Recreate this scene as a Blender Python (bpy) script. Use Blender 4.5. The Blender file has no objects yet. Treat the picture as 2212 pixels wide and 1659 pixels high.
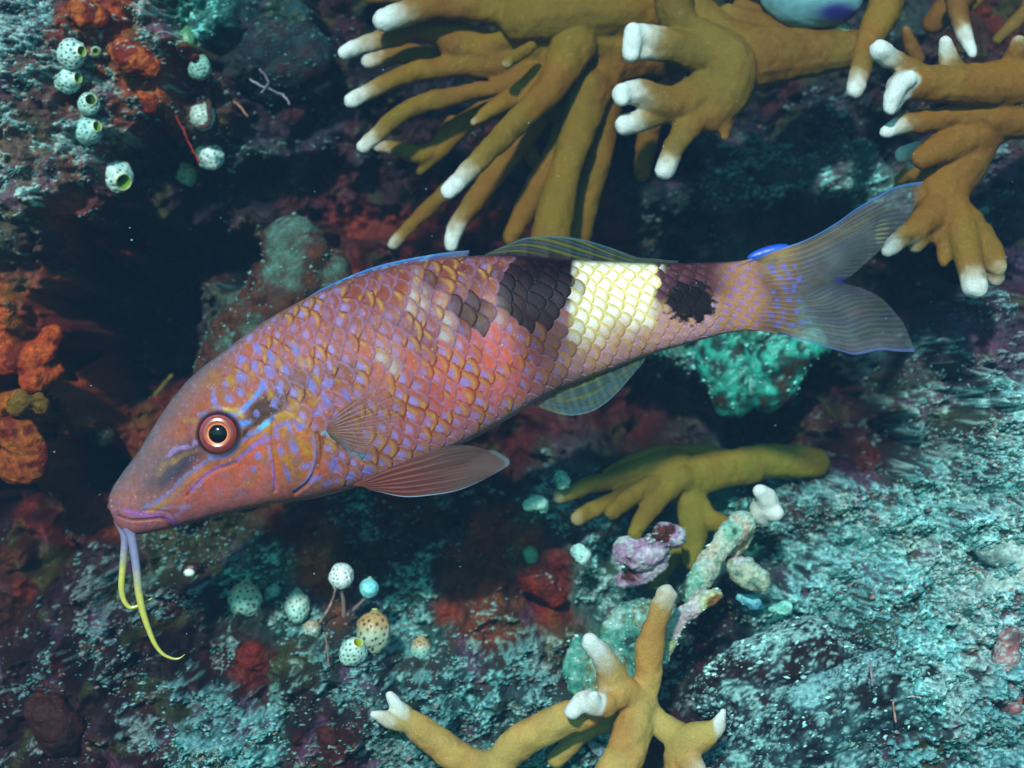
import bpy, bmesh, math, random
import numpy as np
from mathutils import Vector
# ------------------------------------------------------------------ camera, world, sun
scene = bpy.context.scene
COL = scene.collection
D = 0.60                      # camera to fish distance (m)
S = 0.34 / 2212.0             # metres per photo unit at the fish's distance
cam = bpy.data.cameras.new('camera'); camo = bpy.data.objects.new('camera', cam); COL.objects.link(camo)
camo.location = (0, -D, 0); camo.rotation_euler = (math.radians(90), 0, 0)
cam.sensor_width = 36; cam.lens = 36 * D / 0.34; cam.clip_start = 0.02; cam.clip_end = 50
cam.dof.use_dof = True; cam.dof.focus_distance = D - 0.012
cam.dof.aperture_fstop = (cam.lens / 1000.0) / 0.0050
scene.camera = camo
SUN_EL, SUN_AZ = 25.0, -10.0   # sun lamp stands in for the camera flash, frontal, a little left
w = bpy.data.worlds.new('World'); scene.world = w; w.use_nodes = True
nt = w.node_tree; nt.nodes.clear()
out = nt.nodes.new('ShaderNodeOutputWorld'); bg = nt.nodes.new('ShaderNodeBackground')
sky = nt.nodes.new('ShaderNodeTexSky'); sky.sky_type = 'NISHITA'; sky.sun_disc = False
sky.sun_elevation = math.radians(SUN_EL); sky.sun_rotation = math.radians(180 + SUN_AZ * -1)
mul = nt.nodes.new('ShaderNodeMix'); mul.data_type = 'RGBA'; mul.blend_type = 'MULTIPLY'; mul.inputs[0].default_value = 1.0
mul.inputs[7].default_value = (0.22, 0.80, 0.92, 1)      # daylight filtered by sea water
nt.links.new(sky.outputs[0], mul.inputs[6]); nt.links.new(mul.outputs[2], bg.inputs[0])
bg.inputs[1].default_value = 0.14; nt.links.new(bg.outputs[0], out.inputs[0])
sun = bpy.data.lights.new('sun', 'SUN'); suno = bpy.data.objects.new('sun', sun); COL.objects.link(suno)
sun.energy = 4.1; sun.angle = math.radians(3.0); sun.color = (1.0, 0.98, 0.95)
_el, _az = math.radians(SUN_EL), math.radians(SUN_AZ)
tosun = Vector((math.sin(_az) * math.cos(_el), -math.cos(_az) * math.cos(_el), math.sin(_el)))
suno.rotation_euler = tosun.to_track_quat('Z', 'Y').to_euler()
suno.location = tosun * 3
vs = scene.view_settings; vs.view_transform = 'Standard'; vs.look = 'None'; vs.exposure = 0.12; vs.gamma = 1.0
vs.use_curve_mapping = False
scene.render.engine = 'CYCLES'
scene.cycles.max_bounces = 6; scene.cycles.transparent_max_bounces = 16
try:
    scene.cycles.use_denoising = True
except Exception: pass

# ------------------------------------------------------------------ helpers
rng = np.random.default_rng(7); random.seed(7)
def W(px, py, y):
    """photo unit (2212 wide) at depth y (m behind the fish) -> world point"""
    k = S * (D + y) / D
    return np.array([(px - 1106) * k, y, (829.5 - py) * k])
def lin(c):
    c = np.asarray(c, float) / 255.0
    return np.where(c <= 0.04045, c / 12.92, ((c + 0.055) / 1.055) ** 2.4)
def hexc(h): return lin([int(h[i:i+2], 16) for i in (0, 2, 4)])
def smooth(a, b, x):
    t = np.clip((x - a) / (b - a + 1e-12), 0, 1); return t * t * (3 - 2 * t)
def _h(ix, iy, iz, seed):
    n = (ix.astype(np.uint32) * np.uint32(374761393)) ^ (iy.astype(np.uint32) * np.uint32(668265263)) ^ (iz.astype(np.uint32) * np.uint32(2147483647 - 1013904)) ^ np.uint32(seed * 7919 + 13)
    n = (n ^ (n >> np.uint32(13))) * np.uint32(1274126177); n = (n ^ (n >> np.uint32(16))) * np.uint32(2246822519)
    n = n ^ (n >> np.uint32(13))
    return n.astype(np.float64) / 4294967295.0
def vnoise(x, y, z=None, seed=0):
    """value noise 0..1"""
    if z is None: z = np.zeros_like(x)
    xi, yi, zi = np.floor(x), np.floor(y), np.floor(z)
    fx, fy, fz = x - xi, y - yi, z - zi
    xi, yi, zi = xi.astype(np.int64), yi.astype(np.int64), zi.astype(np.int64)
    fx, fy, fz = fx*fx*(3-2*fx), fy*fy*(3-2*fy), fz*fz*(3-2*fz)
    r = 0
    for dx in (0, 1):
        for dy in (0, 1):
            for dz in (0, 1):
                r = r + _h(xi+dx, yi+dy, zi+dz, seed) * (fx if dx else 1-fx) * (fy if dy else 1-fy) * (fz if dz else 1-fz)
    return r
def fbm(x, y, z=None, seed=0, oct=4, gain=0.5):
    r, a, t = 0, 1.0, 0
    if z is None: z = np.zeros_like(x)
    x, y = x*.857 - y*.515, x*.515 + y*.857
    for o in range(oct):
        f = 2.03 ** o
        if o: x, y = x*.8 - y*.6, x*.6 + y*.8
        r = r + a * vnoise(x*f + 17.3*o, y*f - 9.1*o, z*f + 3.7*o, seed + o); t += a; a *= gain
    return r / t
def link(o, parent=None):
    COL.objects.link(o)
    if parent is not None: o.parent = parent
    return o
def mesh_obj(name, verts, faces, mat, parent=None, cols=None, alpha=None, smooth_=True, normals=None):
    me = bpy.data.meshes.new(name)
    verts = np.asarray(verts, dtype=np.float32); n = len(verts)
    faces = np.asarray(faces, dtype=np.int32); k = faces.shape[1]; m = len(faces)
    me.vertices.add(n); me.vertices.foreach_set('co', verts.ravel())
    me.loops.add(m*k); me.loops.foreach_set('vertex_index', faces.ravel())
    me.polygons.add(m); me.polygons.foreach_set('loop_start', np.arange(0, m*k, k, dtype=np.int32))
    me.update(calc_edges=True); me.validate()
    if smooth_: me.polygons.foreach_set('use_smooth', np.ones(len(me.polygons), dtype=bool))
    if cols is not None:
        a = me.color_attributes.new('Col', 'FLOAT_COLOR', 'POINT')
        c = np.ones((n, 4), dtype=np.float32); c[:, :3] = np.clip(cols, 0, 1)
        if alpha is not None: c[:, 3] = np.clip(alpha, 0, 1)
        a.data.foreach_set('color', c.ravel())
    if normals is not None:
        me.normals_split_custom_set_from_vertices([tuple(v) for v in normals])
    me.materials.append(mat)
    o = bpy.data.objects.new(name, me)
    return link(o, parent)
def tag(o, label=None, cat=None, group=None, kind=None):
    if label: o['label'] = label
    if cat: o['category'] = cat
    if group: o['group'] = group
    if kind: o['kind'] = kind
    return o
def empty(name, loc, label, cat, group=None):
    o = bpy.data.objects.new(name, None); o.location = loc; o.empty_display_size = 0.005
    COL.objects.link(o); return tag(o, label, cat, group)
def rel(verts, root): return np.asarray(verts) - np.array(root.location)
def grid_faces(nu, nv, wrap=False):
    i = np.arange(nu-1)[:, None]; j = np.arange(nv if wrap else nv-1)[None, :]
    j2 = (j+1) % nv
    a = i*nv + j; b = i*nv + j2; c = (i+1)*nv + j2; d = (i+1)*nv + j
    return np.stack([np.broadcast_to(q, (nu-1, j.shape[1])).ravel() for q in (a, d, c, b)], 1)
def catmull(P, n):
    P = np.asarray(P, float)
    Q = np.vstack([2*P[0]-P[1], P, 2*P[-1]-P[-2]])
    L = np.r_[0, np.cumsum(np.linalg.norm(np.diff(P[:, :2], axis=0), axis=1) + 1e-6)]
    s = np.linspace(0, L[-1], n); i = np.clip(np.searchsorted(L, s, side='right')-1, 0, len(P)-2)
    t = ((s - L[i]) / (L[i+1]-L[i]))[:, None]
    p0, p1, p2, p3 = Q[i], Q[i+1], Q[i+2], Q[i+3]
    return 0.5*((2*p1)+(-p0+p2)*t+(2*p0-5*p1+4*p2-p3)*t*t+(-p0+3*p1-3*p2+p3)*t**3)
def stroke(x, y, pts, wd, soft=0.6):
    pts = np.asarray(pts, float)
    if len(pts) > 2: pts = catmull(pts, len(pts)*3)
    x0, x1 = pts[:, 0].min()-3*wd, pts[:, 0].max()+3*wd; y0, y1 = pts[:, 1].min()-3*wd, pts[:, 1].max()+3*wd
    m = (x > x0) & (x < x1) & (y > y0) & (y < y1)
    res = np.zeros(x.shape); xs, ys = x[m], y[m]; d = np.full(xs.shape, 1e9)
    for a, b in zip(pts[:-1], pts[1:]):
        ab = b-a; t = np.clip(((xs-a[0])*ab[0]+(ys-a[1])*ab[1])/(ab@ab+1e-9), 0, 1)
        d = np.minimum(d, np.hypot(xs-a[0]-t*ab[0], ys-a[1]-t*ab[1]))
    res[m] = 1 - smooth(wd*(1-soft), wd*(1+soft), d); return res
def mixc(c, m, col):
    m = np.clip(m, 0, 1)[..., None]; return c*(1-m) + np.asarray(col)*m

# ------------------------------------------------------------------ materials
def attr_mat(name, rough=0.5, spec=0.5, bump=0.0, bscale=900, alpha=False, sss=0.0, coat=0.0, vary=0.0, vscale=1500, grain=None):
    m = bpy.data.materials.new(name); m.use_nodes = True; t = m.node_tree; N = t.nodes; Lk = t.links
    b = N['Principled BSDF']; b.inputs['Roughness'].default_value = rough; b.inputs['Specular IOR Level'].default_value = spec
    b.inputs['Coat Weight'].default_value = coat; b.inputs['Coat Roughness'].default_value = 0.25
    a = N.new('ShaderNodeAttribute'); a.attribute_name = 'Col'
    csock = a.outputs['Color']
    tc = N.new('ShaderNodeTexCoord')
    if vary > 0:
        no = N.new('ShaderNodeTexNoise'); no.inputs['Scale'].default_value = vscale; no.inputs['Detail'].default_value = 4
        Lk.new(tc.outputs['Object'], no.inputs['Vector'])
        mr = N.new('ShaderNodeMapRange'); mr.inputs[1].default_value = 0.3; mr.inputs[2].default_value = 0.7
        mr.inputs[3].default_value = 1-vary; mr.inputs[4].default_value = 1+vary
        Lk.new(no.outputs[0], mr.inputs[0])
        vm = N.new('ShaderNodeVectorMath'); vm.operation = 'SCALE'
        Lk.new(csock, vm.inputs[0]); Lk.new(mr.outputs[0], vm.inputs['Scale']); csock = vm.outputs[0]
    Lk.new(csock, b.inputs['Base Color'])
    if sss > 0:
        b.inputs['Subsurface Weight'].default_value = sss; b.inputs['Subsurface Scale'].default_value = 0.004
        b.inputs['Subsurface Radius'].default_value = (1.0, 0.4, 0.25)
    if bump > 0:
        no = N.new('ShaderNodeTexNoise'); no.inputs['Scale'].default_value = bscale; no.inputs['Detail'].default_value = 5
        Lk.new(tc.outputs['Object'], no.inputs['Vector'])
        bp = N.new('ShaderNodeBump'); bp.inputs['Strength'].default_value = bump; bp.inputs['Distance'].default_value = 0.001
        Lk.new(no.outputs[0], bp.inputs['Height']); Lk.new(bp.outputs[0], b.inputs['Normal'])
    if alpha:
        Lk.new(a.outputs['Alpha'], b.inputs['Alpha'])
    return m
M_FISH = attr_mat('fish_skin', 0.40, 0.10, bump=0.12, bscale=2500, vary=0.16, vscale=2600)
M_FIN = attr_mat('fin_membrane', 0.5, 0.12, alpha=True)
M_EYE = attr_mat('eye_iris', 0.25, 0.6, coat=0.4)
M_PUPIL = attr_mat('eye_pupil', 0.12, 0.25)
M_REEF = attr_mat('reef_rock', 0.7, 0.14, bump=0.8, bscale=700, vary=0.35, vscale=900)
M_CORAL = attr_mat('fire_coral', 0.55, 0.16, bump=0.55, bscale=2400, vary=0.16, vscale=2000)
M_SQ = attr_mat('sea_squirt_tunic', 0.35, 0.5, bump=0.15, bscale=1500)
M_CHIP = attr_mat('sediment', 0.8, 0.2, vary=0.3, vscale=1200)
M_RUB = attr_mat('crusted_rubble', 0.7, 0.15, bump=0.8, bscale=900, vary=0.3, vscale=800)

# ------------------------------------------------------------------ reef relief (setting)
CP = """
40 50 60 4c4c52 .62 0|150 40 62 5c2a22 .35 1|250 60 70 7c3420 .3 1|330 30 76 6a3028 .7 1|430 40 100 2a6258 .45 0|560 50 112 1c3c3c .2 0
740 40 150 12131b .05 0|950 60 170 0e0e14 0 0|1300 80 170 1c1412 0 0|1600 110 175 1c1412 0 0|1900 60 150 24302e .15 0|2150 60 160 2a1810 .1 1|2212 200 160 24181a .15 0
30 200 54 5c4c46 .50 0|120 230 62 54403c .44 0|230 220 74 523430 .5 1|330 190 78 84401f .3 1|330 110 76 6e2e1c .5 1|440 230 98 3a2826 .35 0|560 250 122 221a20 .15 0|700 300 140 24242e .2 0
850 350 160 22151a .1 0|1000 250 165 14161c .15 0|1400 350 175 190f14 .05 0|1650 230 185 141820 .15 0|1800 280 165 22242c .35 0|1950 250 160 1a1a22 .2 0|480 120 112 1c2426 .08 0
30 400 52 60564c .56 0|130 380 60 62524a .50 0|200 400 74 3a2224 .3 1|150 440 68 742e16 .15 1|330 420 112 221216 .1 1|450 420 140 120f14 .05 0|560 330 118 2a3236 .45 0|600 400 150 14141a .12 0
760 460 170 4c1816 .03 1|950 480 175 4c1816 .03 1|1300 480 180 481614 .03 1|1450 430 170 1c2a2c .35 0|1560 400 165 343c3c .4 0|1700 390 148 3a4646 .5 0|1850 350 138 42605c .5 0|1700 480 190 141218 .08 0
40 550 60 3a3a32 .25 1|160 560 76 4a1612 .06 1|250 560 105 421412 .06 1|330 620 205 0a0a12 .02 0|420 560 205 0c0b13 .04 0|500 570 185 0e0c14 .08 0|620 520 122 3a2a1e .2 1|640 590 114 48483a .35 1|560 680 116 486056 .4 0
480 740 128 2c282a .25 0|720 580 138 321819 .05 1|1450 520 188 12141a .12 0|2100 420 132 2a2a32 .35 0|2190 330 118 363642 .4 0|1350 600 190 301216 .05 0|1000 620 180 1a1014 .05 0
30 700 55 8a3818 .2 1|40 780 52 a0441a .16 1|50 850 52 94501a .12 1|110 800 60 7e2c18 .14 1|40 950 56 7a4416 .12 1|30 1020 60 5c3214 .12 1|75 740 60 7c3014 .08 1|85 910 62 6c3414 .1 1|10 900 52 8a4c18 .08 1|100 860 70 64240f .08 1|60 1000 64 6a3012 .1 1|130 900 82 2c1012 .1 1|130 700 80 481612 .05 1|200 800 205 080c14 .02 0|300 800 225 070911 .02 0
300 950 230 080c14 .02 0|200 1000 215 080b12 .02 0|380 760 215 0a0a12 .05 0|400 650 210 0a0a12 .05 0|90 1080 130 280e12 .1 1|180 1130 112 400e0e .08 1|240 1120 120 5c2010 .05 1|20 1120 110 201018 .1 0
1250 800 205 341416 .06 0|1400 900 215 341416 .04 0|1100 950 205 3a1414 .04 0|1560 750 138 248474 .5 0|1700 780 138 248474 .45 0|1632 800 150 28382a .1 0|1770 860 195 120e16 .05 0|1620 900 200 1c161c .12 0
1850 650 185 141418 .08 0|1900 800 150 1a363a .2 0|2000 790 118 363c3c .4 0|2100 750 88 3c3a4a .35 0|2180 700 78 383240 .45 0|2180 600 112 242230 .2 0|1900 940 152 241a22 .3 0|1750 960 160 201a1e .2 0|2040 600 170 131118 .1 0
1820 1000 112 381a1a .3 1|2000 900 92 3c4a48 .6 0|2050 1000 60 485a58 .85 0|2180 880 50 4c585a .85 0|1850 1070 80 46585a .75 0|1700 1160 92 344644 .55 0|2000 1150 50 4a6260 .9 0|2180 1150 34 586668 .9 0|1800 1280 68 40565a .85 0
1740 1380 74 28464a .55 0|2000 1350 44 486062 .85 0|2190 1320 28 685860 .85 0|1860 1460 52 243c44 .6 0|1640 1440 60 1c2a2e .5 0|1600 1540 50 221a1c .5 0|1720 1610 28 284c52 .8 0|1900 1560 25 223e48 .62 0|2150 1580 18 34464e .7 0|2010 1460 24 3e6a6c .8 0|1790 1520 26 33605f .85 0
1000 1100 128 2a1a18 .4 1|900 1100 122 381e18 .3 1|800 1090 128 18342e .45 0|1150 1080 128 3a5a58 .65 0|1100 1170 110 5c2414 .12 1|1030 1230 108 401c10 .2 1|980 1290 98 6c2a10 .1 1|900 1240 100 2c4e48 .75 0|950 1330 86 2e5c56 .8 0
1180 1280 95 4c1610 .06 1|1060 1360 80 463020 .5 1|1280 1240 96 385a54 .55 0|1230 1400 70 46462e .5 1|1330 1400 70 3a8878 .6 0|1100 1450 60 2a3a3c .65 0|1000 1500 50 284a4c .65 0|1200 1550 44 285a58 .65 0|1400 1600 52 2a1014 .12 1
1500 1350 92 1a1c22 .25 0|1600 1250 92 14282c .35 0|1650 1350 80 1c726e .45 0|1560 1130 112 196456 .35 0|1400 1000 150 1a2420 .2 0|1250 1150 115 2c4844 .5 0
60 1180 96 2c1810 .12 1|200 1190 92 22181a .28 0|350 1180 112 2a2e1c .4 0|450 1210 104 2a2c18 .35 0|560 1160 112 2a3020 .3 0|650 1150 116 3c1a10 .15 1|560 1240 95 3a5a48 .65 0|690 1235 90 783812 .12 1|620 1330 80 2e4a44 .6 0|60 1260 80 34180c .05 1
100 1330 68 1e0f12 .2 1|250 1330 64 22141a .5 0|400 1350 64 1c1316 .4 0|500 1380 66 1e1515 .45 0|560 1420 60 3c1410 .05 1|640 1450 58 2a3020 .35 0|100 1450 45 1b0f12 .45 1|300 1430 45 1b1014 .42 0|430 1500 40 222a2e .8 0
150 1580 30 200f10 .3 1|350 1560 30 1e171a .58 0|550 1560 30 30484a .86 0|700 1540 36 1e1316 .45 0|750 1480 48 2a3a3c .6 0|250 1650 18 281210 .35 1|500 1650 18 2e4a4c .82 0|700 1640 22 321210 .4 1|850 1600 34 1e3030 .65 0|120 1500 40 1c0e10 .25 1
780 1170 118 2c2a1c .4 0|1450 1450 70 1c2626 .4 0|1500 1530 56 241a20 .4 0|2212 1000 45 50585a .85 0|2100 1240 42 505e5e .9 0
"""
cps = []
for ln in CP.strip().replace('\n', '|').split('|'):
    a = ln.split(); d = float(a[2])/1000
    p = W(float(a[0]), float(a[1]), d)
    cps.append([p[0], p[2], d, *hexc(a[3]), float(a[4]), float(a[5])])  # dark far and cave points carry shade and flash falloff in their colour
cps = np.array(cps)
def reef_fields(x, z):
    """coarse depth, base colour with painted shade, sediment amount and sponge amount at world (x, z)"""
    wx = (fbm(x*60, z*60, seed=3, oct=4) - .5) * 0.030; wz = (fbm(x*60+50, z*60, seed=9, oct=4) - .5) * 0.030
    X, Z = x + wx, z + wz
    num = np.zeros((len(x), 6)); den = np.zeros(len(x))
    for c in cps:
        d2 = (X-c[0])**2 + (Z-c[1])**2 + 0.0045**2
        wgt = 1.0 / d2**2.6 * 1e-12
        num += wgt[:, None] * c[2:8]; den += wgt
    return num / den[:, None]
nx1, nz1 = 820, 620
def axis_lin(lo, hi, n, mlo, mhi, nm):
    core = np.linspace(lo, hi, n); st = core[1]-core[0]
    a = lo - np.cumsum(st * 1.07**np.arange(1, nm)); a = a[a > mlo][::-1]
    b = hi + np.cumsum(st * 1.07**np.arange(1, nm)); b = b[b < mhi]
    return np.r_[a, core, b]
gx = axis_lin(-0.218, 0.218, nx1, -0.75, 0.75, 90)
gz = axis_lin(-0.164, 0.164, nz1, -0.6, 0.6, 90)
GX, GZ = np.meshgrid(gx, gz, indexing='ij'); x = GX.ravel(); z = GZ.ravel()
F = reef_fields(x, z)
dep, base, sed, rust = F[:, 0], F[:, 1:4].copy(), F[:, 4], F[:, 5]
rng_ = 1
xr0 = x*math.cos(.16)+z*math.sin(.16); zr0 = -x*math.sin(.16)+z*math.cos(.16)
big = fbm(x*38, z*38, dep*38, seed=21, oct=4) - .5
mid = fbm(x*150, z*150, dep*80, seed=31, oct=4) - .5
rid = 1 - np.abs(fbm(x*95, z*95, seed=41, oct=3)*2 - 1)*2
fine = fbm(x*620, z*900, seed=51, oct=3) - .5
clump = smooth(.30, .72, fbm(xr0*210, zr0*330, seed=43, oct=3)); y = dep - big*0.030 - mid*0.0125 - rid*0.0035 - clump*0.0042*np.clip(sed*1.3, .15, 1)
# sediment: streaky crumbs lying slightly tilted
a_ = math.radians(9); xr = x*math.cos(a_)+z*math.sin(a_); zr = -x*math.sin(a_)+z*math.cos(a_)
s1 = fbm(xr*300, zr*560, seed=61, oct=3); s2 = fbm(xr*900, zr*1600, seed=71, oct=2); s3 = fbm(x*70, z*90, seed=81, oct=4)
fld = s1*0.42 + s2*0.24 + s3*0.34
fld = fld + (clump-.5)*.16*sed + (fbm(xr*130, zr*210, seed=84, oct=3)-.5)*.22*sed
thr = 0.772 - 0.44*np.clip(sed, 0, .70)
sm = smooth(thr-0.025, thr+0.035, fld)*(.30+.70*smooth(.36, .54, s2))
# sponge lobes: rounded smooth swellings
l1 = fbm(x*120, z*120, seed=91, oct=2)
lob = smooth(0.35, 0.7, l1) * rust
y -= lob*0.004
y -= sm*0.0016*(0.4+1.2*s2) ; y -= fine*0.0016*(0.35+sed) * (1-0.6*lob)
redn = fbm(x*90+9, z*90, seed=95, oct=3)
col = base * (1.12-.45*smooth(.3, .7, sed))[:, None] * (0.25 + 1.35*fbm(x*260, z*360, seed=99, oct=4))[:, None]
col = mixc(col, lob*0.35*smooth(.45, .7, redn), hexc('7a2412'))
ob = smooth(.42, .62, fbm(x*75+3, z*75, seed=88, oct=4)); col = mixc(col, rust*ob*.30*smooth(.02, .12, base[:, 0]), hexc('a8541c'))
col = mixc(col, (1-rust)*smooth(.56, .72, redn)*0.35, hexc('4a1812'))
col = mixc(col, smooth(.6, .72, fbm(x*130+31, z*130, seed=96, oct=3))*0.35, hexc('3c4a1c'))
col = mixc(col, smooth(.62, .74, fbm(x*110-31, z*110, seed=97, oct=3))*0.4*np.clip(sed*1.6, 0, 1), hexc('6a4a72'))
sv = vnoise(x*900, z*1300, seed=111)[:, None]; sw = fbm(x*80, z*80, seed=113, oct=2)[:, None]
scol = hexc('388a8c')*(1-sv) + hexc('b4e8e4')*sv  # teal of the ambient water light put into the pale sediment colour
hue = base/(base.mean(1)[:, None]+1e-6); scol = scol*np.clip(hue, .3, 2.5)**.35
scol = scol*(1-smooth(.5, .7, sw)*.5) + hexc('a8b4ac')*smooth(.5, .7, sw)*.5
tint = np.clip(.22+base.sum(1)/0.35, 0.42, 1.2)[:, None]  # dims sediment along with the painted dark of the base
col = col*(1-sm[:, None]) + scol*tint*sm[:, None]
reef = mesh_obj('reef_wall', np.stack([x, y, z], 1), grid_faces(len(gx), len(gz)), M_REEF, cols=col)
tag(reef, 'reef face with shade and light falloff painted dark, red sponge crust and pale sediment', kind='structure')
REEF_Y = y.reshape(len(gx), len(gz)); REEF_SED = sed.reshape(len(gx), len(gz))
def reef_y(X, Z):
    i = np.clip(np.searchsorted(gx, X), 1, len(gx)-1); j = np.clip(np.searchsorted(gz, Z), 1, len(gz)-1)
    return REEF_Y[i, j]
def WR(px, py, off=0.0):
    """world point on the reef surface seen at a photo position, moved towards the camera by off"""
    d = 0.1
    for _ in range(40):
        p = W(px, py, d); d = 0.6*d + 0.4*float(reef_y(p[0], p[2]))
    return W(px, py, d - off)
# loose sediment crumbs, real chips joined in one object
RUBP, RUBC = [], []
def crumbs(name, n, seed, smin, smax, dens, colf, label):
    r = np.random.default_rng(seed)
    X = r.uniform(-0.205, 0.205, n*6); Z = r.uniform(-0.155, 0.155, n*6)
    i = np.searchsorted(gx, X); j = np.searchsorted(gz, Z)
    sd = REEF_SED[i, j]; cl = fbm(X*85, Z*110, seed=81, oct=4)
    keep = r.random(len(X)) < np.clip(dens(sd)*smooth(.38, .62, cl + (sd-.5)*.25), 0, 1)
    X, Z, sd = X[keep][:n], Z[keep][:n], sd[keep][:n]; m0 = len(X)
    Y = reef_y(X, Z); RP = np.vstack(RUBP); X = np.r_[X, RP[:, 0]]; Y = np.r_[Y, RP[:, 1]]; Z = np.r_[Z, RP[:, 2]]; m = len(X)
    base_v = np.array([[1,0,0],[-1,0,0],[0,1,0],[0,-1,0],[0,0,1],[0,0,-1],[.6,-.5,.5],[-.6,-.5,-.5]], float)
    f = np.array([[0,2,4],[2,1,4],[1,3,4],[3,6,4],[6,0,4],[2,0,5],[1,2,5],[7,1,5],[3,7,5],[0,3,5],[0,6,3],[1,7,3]])
    sz = smin + (smax-smin)*r.random(m)**3
    sc = np.stack([sz*r.uniform(1.0, 2.0, m), sz*r.uniform(.6, 1.0, m), sz*r.uniform(.5, 1.0, m)], 1)
    v = base_v[None]*sc[:, None, :]*(1 + r.uniform(-.3, .3, (m, 8, 3)))
    ang = r.normal(0.12, 0.35, m); ca, sa = np.cos(ang)[:, None], np.sin(ang)[:, None]
    vx = v[..., 0]*ca - v[..., 2]*sa; vz = v[..., 0]*sa + v[..., 2]*ca
    V = np.stack([vx + X[:, None], v[..., 1] + (Y - sz*0.25)[:, None], vz + Z[:, None]], -1).reshape(-1, 3)
    Fc = (f[None] + (np.arange(m)*8)[:, None, None]).reshape(-1, 3)
    C0 = np.vstack([colf(r, m0, i[keep][:n], j[keep][:n], sd), np.vstack(RUBC)*(.35+1.2*r.random((m-m0, 1))**1.5)]); C = np.repeat(C0, 8, 0)
    o = mesh_obj(name, V, Fc, M_CHIP, cols=C, smooth_=True); tag(o, label, kind='stuff'); return o
COLG = col.reshape(len(gx), len(gz), 3)
def cc(r, m, i, j, sd):
    t = r.random((m, 1))**1.5
    c = hexc('347a78')*(1-t) + hexc('88b8b8')*t  # ambient teal light put into the crumb colour as well
    k = np.clip(.35+.8*REEF_SED[i, j], .3, 1.05)[:, None]
    w_ = r.random((m, 1)) < .12
    return np.where(w_, hexc('86786e'), c)*k

# ------------------------------------------------------------------ organic builder: capsule chains fused by voxel remesh
def tube_bm(bm, pts, seg=14):
    """pts: list of (vec3, radius, flat) -> closed tapered tube"""
    P = [np.asarray(p[0], float) for p in pts]; R = [p[1] for p in pts]
    rings = []
    n = len(P)
    def frame(i):
        t = P[min(i+1, n-1)] - P[max(i-1, 0)]; t = t/(np.linalg.norm(t)+1e-9)
        up = np.array([0, 1, 0.0]);
        a = np.cross(t, up); a = a/(np.linalg.norm(a)+1e-9); b = np.cross(a, t); return t, a, b
    def ring(c, r, a, b, fl):
        return [bm.verts.new(tuple(c + a*math.cos(q)*r + b*math.sin(q)*r*fl)) for q in np.linspace(0, 2*math.pi, seg, endpoint=False)]
    fl = pts[0][2] if len(pts[0]) > 2 else 0.85
    t, a, b = frame(0)
    cap0 = bm.verts.new(tuple(P[0] - t*R[0]))
    for h in (0.96, 0.85, 0.66, 0.35): rings.append(ring(P[0]-t*R[0]*h, R[0]*math.sqrt(1-h*h), a, b, fl))
    for i in range(n):
        t, a, b = frame(i); rings.append(ring(P[i], R[i], a, b, fl))
    t, a, b = frame(n-1)
    for h in (0.35, 0.66, 0.85, 0.96): rings.append(ring(P[-1]+t*R[-1]*h, R[-1]*math.sqrt(1-h*h), a, b, fl))
    cap1 = bm.verts.new(tuple(P[-1] + t*R[-1]))
    for k in range(seg):
        k2 = (k+1) % seg
        bm.faces.new((cap0, rings[0][k2], rings[0][k])); bm.faces.new((cap1, rings[-1][k], rings[-1][k2]))
        for u, v in zip(rings[:-1], rings[1:]): bm.faces.new((u[k], u[k2], v[k2], v[k]))
def fuse(chains, voxel, smooth_it=6):
    bm = bmesh.new()
    for ch in chains: tube_bm(bm, ch)
    me = bpy.data.meshes.new('tmp'); bm.to_mesh(me); bm.free()
    o = bpy.data.objects.new('tmp', me); COL.objects.link(o)
    m = o.modifiers.new('r', 'REMESH'); m.mode = 'VOXEL'; m.voxel_size = voxel; m.adaptivity = 0
    s = o.modifiers.new('s', 'SMOOTH'); s.factor = 0.5; s.iterations = smooth_it
    dg = bpy.context.evaluated_depsgraph_get(); ev = o.evaluated_get(dg); em = ev.to_mesh()
    nv = len(em.vertices); co = np.empty(nv*3, np.float32); em.vertices.foreach_get('co', co)
    no = np.empty(nv*3, np.float32); em.vertices.foreach_get('normal', no)
    em.calc_loop_triangles
    fv = [tuple(p.vertices) for p in em.polygons]
    fv = np.array([f for f in fv if len(f) == 4], dtype=np.int32)
    ev.to_mesh_clear(); bpy.data.objects.remove(o); bpy.data.meshes.remove(me)
    return co.reshape(-1, 3), no.reshape(-1, 3), fv
def vert_normals(co, f):
    n = np.cross(co[f[:, 2]]-co[f[:, 0]], co[f[:, 3]]-co[f[:, 1]]); vn = np.zeros_like(co)
    for k in range(4): np.add.at(vn, f[:, k], n)
    return vn/(np.linalg.norm(vn, axis=1, keepdims=True)+1e-12)
def view(kind, x, y):
    ox, oy, sc = dict(V=(0, 0, 0), A=(200, 800, 3.16), B=(600, 540, 3.16), C=(1150, 500, 3.16), T=(1600, 380, 3.16), L=(0, 0, 3.16), M=(700, 0, 3.16), N=(1300, 0, 3.16), R=(1900, 0, 2.37),
                      G=(1200, 1000, 3.16), H=(1200, 1350, 3.16), J=(750, 1300, 3.16), K=(500, 1200, 3.318), Q=(1704, 1303, 3.16), P=(1704, 780, 3.16), E=(0, 1200, 2.751))[kind]
    if kind == 'V': return x, y, 1.0
    return (ox + x/sc)*0.9201, (oy + y/sc)*0.9201, 0.9201/sc
RS = 1.0
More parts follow.
